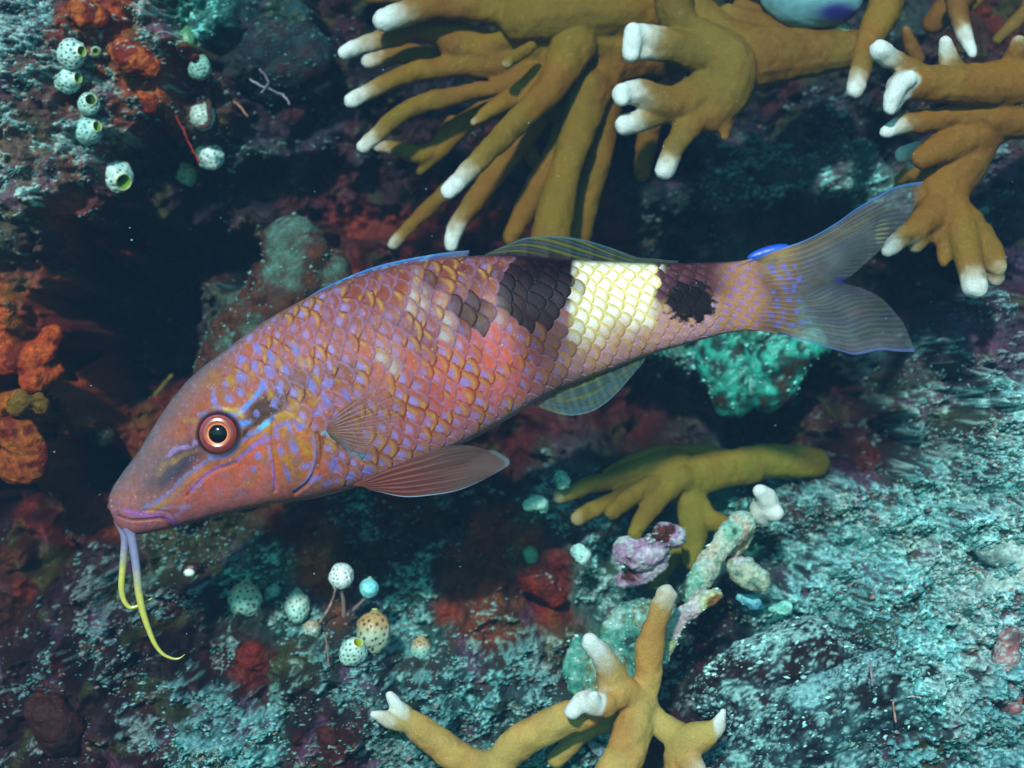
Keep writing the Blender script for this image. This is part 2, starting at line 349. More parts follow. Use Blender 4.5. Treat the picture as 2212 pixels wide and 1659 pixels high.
def chain(kind, nodes, d0, d1=None, flat=0.85, dens=3):
    """nodes (x, y, r) in crop units; depth runs from d0 at the first to d1 at the last (mm)"""
    if d1 is None: d1 = d0
    nd = np.array([n[:3] for n in nodes], float)
    if len(nd) > 1: nd = catmull(nd, max(3, len(nd)*dens))
    out = []; m = len(nd)
    for i, (a, b, r) in enumerate(nd):
        px, py, k = view(kind, a, b); d = (d0 + (d1-d0)*i/max(1, m-1))/1000.0
        out.append((W(px, py, d), (max(r, 2)*k*RS+1.2)*S*(D+d)/D, flat))
    return out
GRP = dict(fire_coral='fire coral colonies on the reef', sponge_lump='sponges crusting the reef', rubble_stone='small loose stones among the rubble', reef_rock='rocks standing out of the reef', crusted_rubble='crusted coral rubble pieces', crusted_branch='crusted dead coral branches')
def coral(name, label, cat, branches, base_hex, tip_len, group=None, voxel=0.0007, mat=None, tipcol='d4e6e4', lump=0.0, lo=None, part='branch', tip_part='tip', colfn=None, loc=None):
    """branches: list of (chain, tip) ; tip = strength of the white end"""
    group = group or GRP.get(name)
    chains = [b[0] for b in branches]
    co, no, fv = fuse(chains, voxel)
    no = vert_normals(co, fv)
    if lump > 0:
        s = 1.0/(lump*10)
        dsp = (fbm(co[:, 0]*s, co[:, 1]*s, co[:, 2]*s, seed=5, oct=5, gain=.6)-.5)*4.4*lump + (fbm(co[:, 0]*420, co[:, 1]*420, co[:, 2]*620, seed=15, oct=3)-.5)*.0018
        co = co + no*dsp[:, None]; no = vert_normals(co, fv)
    else:
        dsp = (fbm(co[:, 0]*240, co[:, 1]*240, co[:, 2]*240, seed=5, oct=3)-.5)*0.0014
        co = co + no*dsp[:, None]; no = vert_normals(co, fv)
    best = np.full(len(co), 1e9); who = np.zeros(len(co), int)
    tipm = np.zeros(len(co))
    for bi, (ch, tip) in enumerate(branches):
        P = np.array([c[0] for c in ch]); R = np.array([c[1] for c in ch])
        for p, r in zip(P, R):
            d = np.linalg.norm(co-p, axis=1) - r
            m = d < best; best[m] = d[m]; who[m] = bi
        if tip == 9:
            for p, r in zip(P, R): tipm = np.maximum(tipm, 1 - smooth(-.15*r, 1.25*r, np.linalg.norm(co-p, axis=1) - r + .35*r*(vnoise(co[:,0]*300, co[:,1]*300, co[:,2]*300, seed=4)-.2)))
        elif tip:
            dt = P[0]-P[1]; dt /= (np.linalg.norm(dt)+1e-9); r0 = R[0]
            q = co - (P[0] + dt*r0)
            along = -(q@dt); lat = np.linalg.norm(q + along[:, None]*dt, axis=1)
            mm = (1-smooth(0.0, tip_len*tip*2.7, along*.8 + (vnoise(co[:,0]*400, co[:,1]*400, co[:,2]*400, seed=4)-.5)*tip_len*.5)) * (1-smooth(1.6*r0, 2.3*r0, lat))
            tipm = np.maximum(tipm, mm*min(1, tip+.15))
    n1 = fbm(co[:, 0]*110, co[:, 1]*110, co[:, 2]*110, seed=8, oct=3); n2 = fbm(co[:, 0]*900, co[:, 1]*900, co[:, 2]*900, seed=18, oct=2)
    b0 = hexc(base_hex); c = np.repeat(b0[None], len(co), 0) * (0.62 + 0.76*n1)[:, None] * (0.86 + 0.28*n2)[:, None]
    if colfn is not None: c = colfn(c, co, no, n1, n2)
    else:
        c = mixc(c, smooth(.5, .75, n1)*.35, b0*np.array([1.05, 1.25, 1.3]))
        n3 = fbm(co[:, 0]*45, co[:, 1]*45, co[:, 2]*45, seed=28, oct=3)
        c = mixc(c, smooth(.45, .70, n3)*.55, b0*np.array([.80, 1.15, 1.2])); c = mixc(c, smooth(.55, .35, n3)*.5, b0*np.array([.9, .62, .4]))
        tipm = np.clip(tipm*(.88+.24*n2), 0, 1); c = mixc(c, smooth(-.05, .80, tipm)*.85, hexc('98885a')); c = mixc(c, smooth(.22, 1.20, tipm), hexc(tipcol)*.95)
        sp = smooth(.80, .88, vnoise(co[:, 0]*1400, co[:, 1]*1400, co[:, 2]*1400, seed=38)); c = mixc(c, sp*.16, hexc('a89868'))
    if lump > 0.0007 and name not in ('sponge_lump', 'pale_sponge', 'coralline_crust'):
        rr = np.random.default_rng(len(co)); pick = (rr.random(len(co)) < .16*voxel/0.0013*(.4 if lump < .0015 else 1)) & (no[:, 1] < .3) & (fbm(co[:, 0]*150, co[:, 1]*150, co[:, 2]*200, seed=33, oct=3) > .46)
        RUBP.append(co[pick]); RUBC.append(np.repeat(hexc(SPC[0])[None], pick.sum(), 0))
    root = empty(name, tuple(loc if loc is not None else chains[0][-1][0]), label, cat, group)
    fw = who[fv[:, 0]]; ft = tipm[fv].mean(1) > 0.5
    L = co - np.array(root.location)
    def sub(mask, nm, par):
        ff = fv[mask]
        if len(ff) == 0: return None
        u, inv = np.unique(ff, return_inverse=True)
        return mesh_obj(nm, L[u], inv.reshape(-1, 4), mat or M_CORAL, par, cols=c[u], normals=no[u])
    for bi in range(len(branches)):
        m = (fw == bi)
        if not m.any(): continue
        if branches[bi][1] and (m & ft).sum() > 12 and (m & ~ft).sum() > 12:
            bo = sub(m & ~ft, part, root); sub(m & ft, tip_part, bo)
        else: sub(m, part, root)
    return root
RS = 1.22
# --- coral 1: big fan of fingers, top centre
b = [
 (chain('M', [(640,150,74),(800,95,78),(1000,55,72),(1250,60,78),(1500,100,84),(1720,210,95)], 62, 85), 1),
 (chain('M', [(345,385,44),(500,325,52),(700,270,66),(900,215,70),(1150,270,105),(1350,390,125),(1520,520,80)], 72, 92), 1),
 (chain('M', [(515,455,40),(650,430,52),(800,395,58),(980,400,50),(1200,420,60)], 95, 100), .6),
 (chain('M', [(395,745,44),(520,680,50),(700,590,56),(900,525,62),(1100,495,66),(1300,470,85),(1550,470,110)], 74, 88), .8),
 (chain('M', [(485,1085,42),(600,985,48),(720,875,54),(900,775,60),(1100,725,58),(1300,680,50),(1500,640,50),(1720,570,80)], 78, 86), .7),
 (chain('M', [(600,1085,34),(750,1110,46),(900,1150,58),(1000,1100,40),(1150,930,60)], 100, 104), .5),
 (chain('M', [(905,1275,22),(1000,1170,34),(1120,1055,48),(1200,940,66),(1350,850,66),(1650,700,80)], 104, 98), 0),
 (chain('M', [(1305,905,26),(1400,840,42),(1550,745,60),(1750,625,82),(1920,500,105)], 66, 84), .25),
 (chain('M', [(1120,1420,52),(1250,1285,58),(1400,1130,66),(1550,980,72),(1700,830,82),(1850,680,92),(1960,500,115),(2050,330,140)], 46, 84), 1.1),
 (chain('V', [(850,527,10),(885,490,12),(925,450,14),(968,412,15),(1040,340,16)], 112, 106), .5),
 (chain('V', [(974,530,11),(986,488,15),(1030,428,19),(1075,368,20),(1115,315,22),(1165,235,30)], 84, 92), .9),
 (chain('V', [(1103,515,14),(1140,440,20),(1180,370,22),(1220,295,25),(1245,215,34)], 92, 94), 0),
 (chain('V', [(1188,520,34),(1200,455,33),(1216,390,28),(1242,305,30),(1268,200,46)], 80, 92), 0),
 (chain('V', [(1245,520,24),(1265,430,24),(1290,340,26),(1300,250,34),(1290,170,48)], 106, 98), 0),
 (chain('V', [(1155,350,13),(1140,310,14),(1165,250,18)], 100, 96), 0),
 (chain('M', [(1545,475,34),(1640,400,40),(1730,345,34)], 56, 66), .2),
 (chain('M', [(1430,330,60),(1560,290,80),(1750,300,110),(1950,250,150),(2150,300,150),(2400,330,140)], 84, 96), 0),
 (chain('V', [(1290,-10,60),(1370,20,60),(1450,40,50)], 100, 104), 0),
 (chain('V', [(1130,40,44),(1230,25,50),(1320,20,52),(1420,20,46)], 80, 96), 0),
 (chain('M', [(1180,320,115),(1400,400,130),(1620,470,140)], 84, 92), 0), (chain('M', [(1700,330,170),(1950,420,180),(2120,540,130)], 92, 100), 0), (chain('M', [(1650,70,130),(1950,40,160),(2250,60,170),(2400,80,150)], 90, 98), 0),
 (chain('V', [(1310,120,60),(1380,110,52),(1440,120,40)], 100, 110), 0),
 (chain('M', [(520,-30,40),(900,-40,60),(1400,-50,80)], 90, 96), 0),
]
coral('fire_coral', 'large ochre fire coral fan with many pale-tipped fingers above the goatfish back', 'coral', b, '70530f', 0.0075, loc=W(1300, 60, .1))
# --- coral 2: flat hand with blunt white knobs
b = [
 (chain('N', [(600,240,62),(700,275,80),(850,320,95),(1050,390,115),(1230,400,140)], 52, 66), 1.05),
 (chain('N', [(592,225,50),(583,310,58),(572,405,52)], 50), 9), (chain('N', [(512,665,40),(508,735,46)], 46), 9), (chain('N', [(1080,300,140),(1290,470,170),(1270,680,150),(1160,850,120)], 66, 62), 0),
 (chain('N', [(572,400,50),(690,370,66),(850,360,80)], 53, 58), 1.0),
 (chain('N', [(515,700,68),(640,690,85),(820,765,105),(1000,750,125),(1200,640,150)], 48, 66), 1.0),
 (chain('N', [(525,930,60),(640,895,68),(780,845,72),(950,800,80)], 52, 60), .9),
 (chain('N', [(822,1262,62),(880,1130,66),(950,1000,74),(1050,880,95),(1180,740,140)], 50, 64), .8),
 (chain('N', [(1265,1010,26),(1250,910,70),(1210,800,110)], 60, 66), .15),
 (chain('N', [(880,-80,120),(900,60,115),(960,200,110),(1100,330,120)], 62, 66), 0),
 (chain('N', [(2350,350,112),(2100,375,125),(1800,400,155),(1550,420,185),(1330,520,180),(1290,680,150)], 84, 68), 0),
 (chain('N', [(660,1280,50),(680,1120,62),(720,930,70),(800,700,80)], 98, 84), 0),
 (chain('N', [(950,-40,130),(1060,150,150),(1250,330,170),(1450,380,160)], 78, 76), 0), (chain('N', [(1400,60,60),(1600,180,90),(1850,260,90)], 86, 84), 0),
 (chain('N', [(1300,100,60),(1500,180,80),(1750,260,90),(2050,290,80)], 78, 86), 0),
]
coral('fire_coral', 'flat ochre fire coral hand with blunt white knobs right of the fan', 'coral', b, '6e5418', 0.0065, loc=W(1700, 120, .085))
# --- coral 3: right edge colony
b = [
 (chain('R', [(255,500,42),(282,400,48),(312,280,54),(370,150,70),(420,50,78),(430,-60,80)], 52, 80), .8),
 (chain('R', [(392,285,52),(470,330,48),(560,390,52),(650,440,60)], 30, 42), 1.0),
 (chain('R', [(462,585,36),(500,490,66),(620,465,82),(760,470,88),(900,470,95),(1050,465,102),(1194,450,120),(1350,430,130)], 28, 50), 1.25),
 (chain('R', [(560,430,34),(505,470,42),(468,540,44),(450,600,34)], 26), 9), (chain('R', [(1020,600,130),(900,740,140),(840,860,125)], 54, 52), 0), (chain('R', [(700,1110,110),(770,1220,130),(850,1270,110)], 48, 44), 0),
 (chain('R', [(757,240,34),(772,320,46),(805,410,62)], 36, 40), .7),
 (chain('R', [(1162,240,38),(1140,330,50),(1120,410,62)], 40, 46), .35),
 (chain('R', [(422,735,28),(500,700,42),(620,680,48),(750,655,50),(880,645,60),(1050,650,100),(1250,640,115)], 34, 54), .9),
 (chain('R', [(625,880,50),(750,820,72),(880,760,82),(1020,700,95)], 38, 52), 0),
 (chain('R', [(520,860,34),(600,840,40),(740,810,50)], 58, 60), 1.1),
 (chain('R', [(930,820,95),(850,920,110),(765,1010,122),(735,1130,120),(750,1230,112)], 52, 46), 0),
 (chain('R', [(432,1400,30),(510,1330,42),(600,1265,60),(700,1180,84)], 30, 42), .75),
 (chain('R', [(592,1365,34),(640,1290,60),(690,1200,80)], 38, 44), .35),
 (chain('R', [(747,1455,28),(757,1370,44),(762,1260,62)], 36, 42), 0),
 (chain('R', [(922,1595,58),(900,1500,62),(870,1380,70),(830,1250,95)], 24, 42), .8),
 (chain('R', [(1045,1480,48),(1000,1420,72),(920,1320,86)], 34, 42), .35),
 (chain('R', [(1035,1545,38),(1015,1480,55),(960,1400,70)], 36, 40), .4),
 (chain('R', [(505,1000,24),(560,960,40),(680,930,60)], 66, 58), .1),
]
coral('fire_coral', 'right-edge ochre fire coral whose lower fork hangs beside the fish tail tip', 'coral', b, '785818', 0.0065, loc=W(2260, 420, .06))
b = [
 (chain('R', [(905,300,20),(880,235,34),(842,120,44),(810,-10,50)], 66, 74), .9),
 (chain('R', [(540,170,22),(560,240,30),(600,330,34)], 100, 104), .2),
 (chain('R', [(1050,220,24),(1120,150,30),(1200,70,34),(1260,0,40)], 100, 104), 0),
 (chain('R', [(690,130,52),(760,60,60),(860,-40,60)], 92, 88), 0),
 (chain('R', [(905,30,30),(960,-40,40)], 92, 96), 0),
]
coral('fire_coral', 'slender pale-tipped fire coral branch hanging down at the upper right corner', 'coral', b, '6c4e18', 0.009, loc=W(2210, -40, .09))
# --- coral 4: blurred olive fan under the belly
b = [
 (chain('G', [(1780,300,104),(1500,330,125),(1300,400,135)], 92, 84), 0),
 (chain('G', [(2260,270,90),(2050,270,105),(1900,262,106),(1700,290,110)], 104, 92), 0),
 (chain('G', [(360,525,46),(460,490,48),(600,430,54),(800,400,60),(1000,340,90),(1220,310,110)], 72, 84), .55),
 (chain('G', [(820,390,80),(1050,370,125),(1280,420,140)], 84, 88), 0),
 (chain('G', [(700,345,24),(880,270,44),(1100,215,56),(1350,215,62),(1500,230,70)], 88, 90), 0),
 (chain('G', [(490,690,42),(600,630,52),(720,570,50),(900,480,52),(1080,400,60)], 66, 80), .4),
 (chain('G', [(745,635,48),(830,570,54),(950,490,60),(1120,410,64)], 64, 78), .15),
 (chain('G', [(920,800,42),(970,700,54),(1050,600,60),(1150,480,66),(1270,380,84)], 66, 80), .1),
 (chain('G', [(1340,1000,55),(1350,850,80),(1350,700,86),(1330,550,82),(1350,420,95)], 74, 84), 0),
 (chain('G', [(1050,1195,28),(1130,1080,44),(1200,980,50),(1290,870,60)], 84, 82), 0),
 (chain('G', [(1590,740,56),(1450,680,70),(1370,560,70)], 78, 82), .1),
]
coral('fire_coral', 'olive fire coral fan lying low below the anal fin', 'coral', b, '70651c', 0.005, loc=W(1760, 975, .105), tipcol='a8b090')
# --- coral 5: tan antler at the bottom edge
b = [
 (chain('J', [(528,1052,30),(575,1130,44),(640,1215,66),(740,1300,88),(880,1400,94),(1000,1500,98),(1150,1570,104),(1320,1600,100)], 14, 18), .9),
 (chain('J', [(408,1188,26),(500,1225,48),(620,1250,66)], 12, 14), .7),
 (chain('J', [(1300,1640,90),(1380,1500,96),(1500,1390,106),(1640,1310,104),(1800,1230,100),(1980,1180,96)], 18, 14), 0),
 (chain('H', [(582,500,54),(660,580,64),(730,690,84),(765,810,104),(860,900,112),(960,960,112)], 4, 16), .9),
 (chain('H', [(455,1010,48),(540,930,64),(640,960,80),(780,900,90)], 2, 10), 1.0),
 (chain('H', [(610,905,44),(600,960,60),(700,960,80)], 1, 6), .8),
 (chain('H', [(930,1000,115),(900,1150,122),(860,1300,122),(800,1430,124),(720,1560,130)], 14, 10), 0),
 (chain('H', [(1142,135,58),(1110,250,64),(1060,400,74),(1022,560,90),(1020,700,84),(1000,830,84),(960,930,90)], 10, 18), .55),
 (chain('H', [(1195,150,34),(1150,210,50),(1110,300,60)], 10, 12), .5),
 (chain('H', [(1572,1010,24),(1540,1110,46),(1450,1185,84),(1320,1240,108),(1250,1340,102),(1270,1500,110)], 8, 14), .8),
 (chain('H', [(1000,1010,70),(1120,1110,80),(1220,1180,88),(1300,1260,90)], 16, 14), 0),
 (chain('H', [(1375,1440,60),(1300,1360,84)], 6, 10), .4),
 (chain('H', [(330,1370,50),(470,1230,60),(600,1130,60),(760,1080,60)], 30, 28), 0),
]
coral('fire_coral', 'tan antler-shaped fire coral with white tips at the bottom centre edge', 'coral', b, 'a88a48', 0.008, loc=W(1450, 1680, .02))
# cream stub
b = [(chain('G', [(1850,490,44),(1905,560,72),(1870,640,88)], 46, 54), 1.5), (chain('G', [(1950,640,56),(1890,600,80)], 50, 52), 1.2)]
coral('fire_coral', 'single cream-white coral stub poking out beside the rubble slope', 'coral', b, 'c0ac74', 0.008, part='stub', loc=W(1700, 1120, .06))

RS = 1.0
# --- crusted rubble pieces
SPC = ['a8d0c8']
def crust(stops, speck=0.45, speck_col='a8d0c8'):
    def f(c, co, no, n1, n2):
        q = fbm(co[:, 0]*130, co[:, 1]*130, co[:, 2]*130, seed=77, oct=3)
        out = np.zeros_like(c); S_ = [hexc(s) for s in stops]
        k = np.clip((q-.3)/.4, 0, .999)*(len(S_)-1); i = k.astype(int); t = smooth(.3, .7, k-i)[:, None]
        SA = np.array(S_); out = SA[i]*(1-t) + SA[i+1]*t
        out = out*(0.6+.8*n2)[:, None]
        xr_ = co[:, 0]*.987+co[:, 2]*.156; zr_ = -co[:, 0]*.156+co[:, 2]*.987
        g = fbm(xr_*420, co[:, 1]*700, zr_*1500, seed=78, oct=4, gain=.65)*.45 + fbm(xr_*1000, co[:, 1]*1000, zr_*1700, seed=79, oct=2)*.30 + q*.25
        g = g + .10*no[:, 2]
        out = out*(.55+.9*fbm(xr_*500, co[:, 1]*500, zr_*700, seed=80, oct=3))[:, None]
        mk = smooth(.81-speck*.66, .93-speck*.66, g)
        return mixc(out, mk*.85, hexc(speck_col)*.8)
    return f
def rubble(name, label, cat, chs, stops, lump=0.0012, group=None, speck=.42, part='lobe', voxel=0.0007, sc='a8d0c8'):
    SPC[0] = sc
    return coral(name, label, cat, [(c, 0) for c in chs], '606060', .004, group, voxel, M_RUB, lump=lump, colfn=crust(stops, speck, sc), part=part)
rubble('crusted_rubble', 'lavender-pink crusted coral rubble lump in front of the olive coral fan', 'coral rubble', [
 chain('G', [(1120,790,80),(1215,820,80)], 50, 52), chain('G', [(1090,880,100),(960,960,110),(860,930,100)], 54, 56), chain('G', [(1080,1000,90),(960,1090,90),(830,1140,60)], 58, 62)],
 ['4a2420', '8a7490', 'a49cae', 'b4b0bc'])
rubble('crusted_branch', 'dead branch crusted green and pink leaning over the tan coral', 'coral rubble', [
 chain('G', [(1720,720,110),(1620,830,90),(1520,960,80),(1420,1100,80),(1320,1240,80)], 50, 40), chain('G', [(1740,800,60),(1660,930,60)], 54, 54)],
 ['2c4038', '6aa088', '96a894', 'a89070'])
rubble('crusted_rubble', 'green knob with dark red end beside the crusted branch', 'coral rubble', [
 chain('G', [(1660,1040,70),(1740,1100,100),(1850,1150,76)], 50, 46)], ['5a1c24', '5a7a6c', '90a088', 'a88a90'])
rubble('crusted_branch', 'pale yellow-green crusted branch end just behind the tan coral', 'coral rubble', [
 chain('H', [(1500,150,80),(1370,230,84),(1250,350,66),(1190,500,54),(1140,640,40)], 30, 30)], ['7c5a30', '9aa878', '9cac94', 'b0a4a8'], speck=.35, lump=.002)
rubble('reef_ridge', 'smooth green-grey rock ridge running behind the tan antler coral', 'rock', [
 chain('H', [(1130,260,100),(950,330,140),(800,450,150),(700,600,170),(640,760,170),(700,900,150)], 62, 44, dens=2), chain('H', [(500,500,80),(470,700,110),(520,850,100)], 58, 52), chain('H', [(930,560,160),(980,740,140)], 46, 42)],
 ['1c3c34', '2e7464', '4a8c7c', '5a6a48', '70a498'], lump=.0045, voxel=.0012, speck=.35)
rubble('rounded_rock', 'dark rounded boulder with faint teal rim at the upper left centre', 'rock', [
 chain('V', [(560,110,78),(600,115,88),(645,120,76)], 118, 118, dens=2), chain('V', [(520,150,50),(600,170,60),(680,160,46)], 122, 122)], ['14282c', '141a1e', '1c2a2c', '2a1a1c'], lump=.003, voxel=.0014, speck=.3, sc='2f6a66')
rubble('reef_rock', 'brown and teal knobbly rock standing behind the goatfish nape', 'rock', [
 chain('V', [(620,520,46),(640,580,60),(600,650,70),(540,720,70),(490,800,60)], 96, 96, dens=2), chain('V', [(690,600,46),(700,680,60)], 100, 100)], ['2a1410', '4a2a1a', '3a2a22', '3c4236', '40584e'], lump=.006, voxel=.0014, speck=.33, sc='5a8a80')
rubble('reef_rock', 'low rounded rock with grey-teal crest at the bottom right', 'rock', [
 chain('V', [(1560,1700,90),(1680,1620,100),(1800,1550,90),(1930,1500,80),(2040,1520,60)], 38, 24, dens=2), chain('V', [(1800,1700,160),(1950,1640,140),(2080,1640,100)], 40, 36, dens=2)], ['0e1418', '16282e', '24484e', '3a6a6c'], lump=.004, voxel=.0009, speck=.46, sc='8ecaca')
rubble('reef_rock', 'rough dark rock with pale ledge streaks right of the tan coral', 'rock', [
 chain('V', [(1560,1500,70),(1640,1440,80),(1740,1420,70),(1800,1460,60)], 44, 44, dens=2), chain('V', [(1620,1540,80),(1720,1520,70)], 42, 42)], ['140e10', '1c1418', '1c2c30', '2c4a4e'], lump=.004, voxel=.0009, speck=.44, sc='9ad4d2')
# teal lumps behind the peduncle
rubble('reef_rock', 'bright teal-green rock patch visible just under the tail base', 'rock', [
 chain('V', [(1545,735,34),(1570,800,44),(1585,850,26)], 130, 132, dens=2)], ['3a2c1c', '14423c', '2aa08c', '1c7c6c', '14302c'], lump=.0075, voxel=.0014, speck=.4, sc='7fd8c8')
rubble('reef_rock', 'bright teal-green rock wedge under the lower tail lobe', 'rock', [
 chain('V', [(1760,745,22),(1700,770,44),(1665,830,36)], 126, 128, dens=2)], ['3a2c1c', '14423c', '2aa08c', '1c7c6c', '14302c'], lump=.0075, voxel=.0014, speck=.4, sc='7fd8c8')
for nm, lab, pts, st in [
 ('rubble_stone', 'pale teal pebble left of the lavender rubble', [(480,920,44),(530,970,50)], ['7ab8b0', '94ccc4', 'a4d4cc']),
 ('rubble_stone', 'small pale pointed stone left of the olive coral fingertips', [(110,590,34),(210,570,44),(240,620,34)], ['5a9a8c', '88c4b4', '98ccc0']),
 ('rubble_stone', 'short pale teal stub standing at the olive coral fingertip', [(360,350,36),(380,420,56)], ['3a3028', '5aa494', '80b4a8']),
 ('rubble_stone', 'bluish pale stone in the gap right of the crusted branch', [(1700,1270,40),(1800,1310,60)], ['4a9ab0', '6ab8c4', '88ccd0']),
 ('rubble_stone', 'pale green wedge stone beside the rubble slope', [(1920,1360,16),(2040,1350,50)], ['68b4a4', '80ccbc', '98d4c4']),
 ]:
    rubble(nm, lab, 'stone', [chain('G', pts, 66 if pts[0][0] < 1000 else 56)], st, lump=.0009, speck=.3, group=None)
rubble('shell_shard', 'pointed grey shell shard lying under the tan coral', 'shell', [chain('H', [(550,1215,12),(640,1290,42),(700,1370,50)], 36, 40, flat=.3)], ['3a4a50', '6a8a94', '9ab8c0'], lump=.0004, speck=.3)
rubble('sponge_lump', 'dark red sponge lump at the centre bottom left of the lavender rubble', 'sponge', [chain('G', [(150,1150,100),(260,1180,120),(330,1260,90)], 84, 84)], ['2c0c0a', '54160c', '6a2010', '4a1810'], lump=.002, speck=.22)
rubble('sponge_lump', 'rounded ochre sponge cushion pair on the left edge', 'sponge', [chain('V', [(38,875,26),(44,868,27)], 44, 44), chain('V', [(82,868,20),(88,876,19)], 46, 46)], ['5a4410', '6c4c12', '74501a'], lump=.0005, speck=.2)
rubble('sponge_lump', 'orange-brown sponge column along the left edge below the cushions', 'sponge', [chain('V', [(30,930,36),(60,960,38),(70,1020,30),(30,1000,36)], 50, 54)], ['5a1c0c', '7a3a14', '8a4a18', '5a2010'], lump=.0018, speck=.10)
rubble('sponge_lump', 'orange sponge patch on the left edge above the cushions', 'sponge', [chain('V', [(20,770,40),(80,760,36),(110,720,24)], 50, 54), chain('V', [(70,820,30),(120,800,22)], 52, 58)], ['5a1c0c', '8a3410', '9a4416', '6a2010'], lump=.0018, speck=.12)
rubble('sponge_lump', 'orange sponge lobe among the upper left sea squirts', 'sponge', [chain('V', [(262,110,26),(290,135,34),(320,150,30)], 64, 66), chain('V', [(305,205,14),(320,215,20),(325,232,16)], 62, 64), chain('V', [(185,25,34),(215,35,24)], 60, 62)], ['5a1c0c', '8a3c18', '9c5220', '6a2010'], lump=.0014, speck=.24)
rubble('sponge_lump', 'rust-red sponge mound at the lower left under the barbels level', 'sponge', [chain('V', [(545,1420,34),(590,1430,26)], 52, 56)], ['30100c', '5c1a10', '3c2412'], lump=.0014, speck=.15)
rubble('sponge_lump', 'dark brown domed sponge in the bottom left corner area', 'sponge', [chain('V', [(100,1540,46),(130,1580,52)], 26, 26)], ['1c0d0c', '2c120e', '341812'], lump=.0012, speck=.14)
rubble('sponge_lump', 'brown round sponge dome at the bottom edge left of the tan coral tip', 'sponge', [chain('V', [(705,1590,24),(712,1600,26)], 16, 16)], ['2a100c', '34140e', '3c1c12'], lump=.0006, speck=.12)

# ------------------------------------------------------------------ sea squirts
def squirt(px, py, r, label, bright='a8d8cc', tan=0.0, siphon=None, sip_r=0.42, elong=1.0, tilt=0.0, depth=None, stalk=None, dots=True, dotr=0.115, sip_col='5f8a24', dim=1.0):
    if depth is None: c = WR(px, py, r*S*0.55)
    else: c = W(px, py, depth/1000.)
    R = r*S*(D+c[1])/D
    root = empty('sea_squirt', tuple(c), label, 'sea squirt', 'spotted sea squirts growing on the reef')
    # axis of the main opening
    if siphon is not None:
        ax = np.array([siphon[0], -math.sqrt(max(0.04, 1 - siphon[0]**2 - siphon[1]**2)), -siphon[1]]); ax /= np.linalg.norm(ax)
    else: ax = np.array([math.sin(tilt)*.9, .25, math.cos(tilt)]); ax /= np.linalg.norm(ax)
    a = np.cross(ax, [0.3, 1, 0.1]); a /= np.linalg.norm(a); b_ = np.cross(ax, a)
    nu, nv = 56, 84
    open_ = 0.34*(sip_r/0.42) if siphon is not None else 0.16
    th = np.linspace(open_, math.pi-0.02, nu); ph = np.linspace(0, 2*math.pi, nv, endpoint=False)
    TH, PH = np.meshgrid(th, ph, indexing='ij')
    ux = np.sin(TH)*np.cos(PH); uy = np.sin(TH)*np.sin(PH); uz = np.cos(TH)
    rad = 1 + 0.17*(fbm(ux*1.6+px, uy*1.6+py, uz*1.6, seed=3, oct=3)-.5)*2
    prof = 1 + 0.16*np.exp(-((TH-open_)/0.16)**2)            # raised lip
    el = np.where(uz > 0, elong, elong*1.05)
    pos = (ux*rad)[..., None]*a + (uy*rad)[..., None]*b_ + (uz*rad*prof*el)[..., None]*ax
    nd = 90; k = np.arange(nd)+.5; zz = 1-2*k/nd; pp = math.pi*(1+5**.5)*k
    dc = np.stack([np.sqrt(1-zz*zz)*np.cos(pp), np.sqrt(1-zz*zz)*np.sin(pp), zz], 1) + np.random.default_rng(int(px)).normal(0, .055, (nd, 3))
    U = np.stack([ux, uy, uz], -1).reshape(-1, 3)
    dm = np.sqrt(((U[:, None]-dc[None])**2).sum(-1)).min(1)
    dot = (1 - smooth(dotr*0.62, dotr*0.98, dm)) if dots else np.zeros(len(U))
    dot *= 1 - (1-smooth(open_+.02, open_+.2, TH.ravel()))
    P = pos.reshape(-1, 3); P = P - U*0 ; nrm = P/np.linalg.norm(P, axis=1, keepdims=True); P = P - nrm*(dot*0.05)[:, None]
    n = fbm(U[:, 0]*3+px, U[:, 1]*3, U[:, 2]*3, seed=6, oct=3)
    cl = hexc(bright)*(0.55+.75*n)[:, None]*dim
    cl = mixc(cl, tan*smooth(-.3, .7, P[:, 2]), hexc('b08c50')*dim)
    cl = mixc(cl, (1-smooth(open_+.02, open_+.22, TH.ravel()))*.75, hexc('d8e6c0')*dim if siphon is not None else hexc('7c8c30')*dim)
    cl = mixc(cl, dot*.95, hexc('0c2420'))
    mesh_obj('tunic', P*R, grid_faces(nu, nv, True)[:, ::-1], M_SQ, root, cols=cl)
    # inner cup of the opening
    th2 = np.linspace(0, 1, 14); q = []
    for t in th2:
        rr = math.sin(open_)*1.12*(1-t*0.62)*1.0; hh = math.cos(open_)*1.16*elong - t*0.75
        q.append((ph*0+rr, hh))
    V = np.array([[(rr[j]*math.cos(ph[j]))*a + (rr[j]*math.sin(ph[j]))*b_ + ax*hh for j in range(nv)] for rr, hh in q]).reshape(-1, 3)
    V = np.vstack([V, [ax*(q[-1][1]-.02)]])
    fc = grid_faces(14, nv, True)
    tt = np.r_[np.repeat(th2, nv), 1]
    cc_ = mixc(np.repeat(hexc('d0e0a8')[None]*dim, len(V), 0), smooth(0.0, .12, tt), hexc(sip_col)*dim); cc_ = mixc(cc_, smooth(.3, 1, tt)*.5, hexc('2c4a10'))
    lastf = [[13*nv+j, 13*nv+(j+1) % nv, 14*nv, 14*nv] for j in range(nv)]
    o = mesh_obj('siphon', V*R, fc, M_SQ, root, cols=cc_)
    if stalk is not None:
        chs = [[(W(stalk[i][0], stalk[i][1], c[1] + 0.002 + 0.004*i), stalk[i][2]*S, 1.0) for i in range(len(stalk))]]
        co, no, fv = fuse(chs, 0.0004, 2)
        mesh_obj('stalk', co - c, fv, M_CORAL, root, cols=np.repeat(hexc('8a7a78')[None], len(co), 0))
    return root
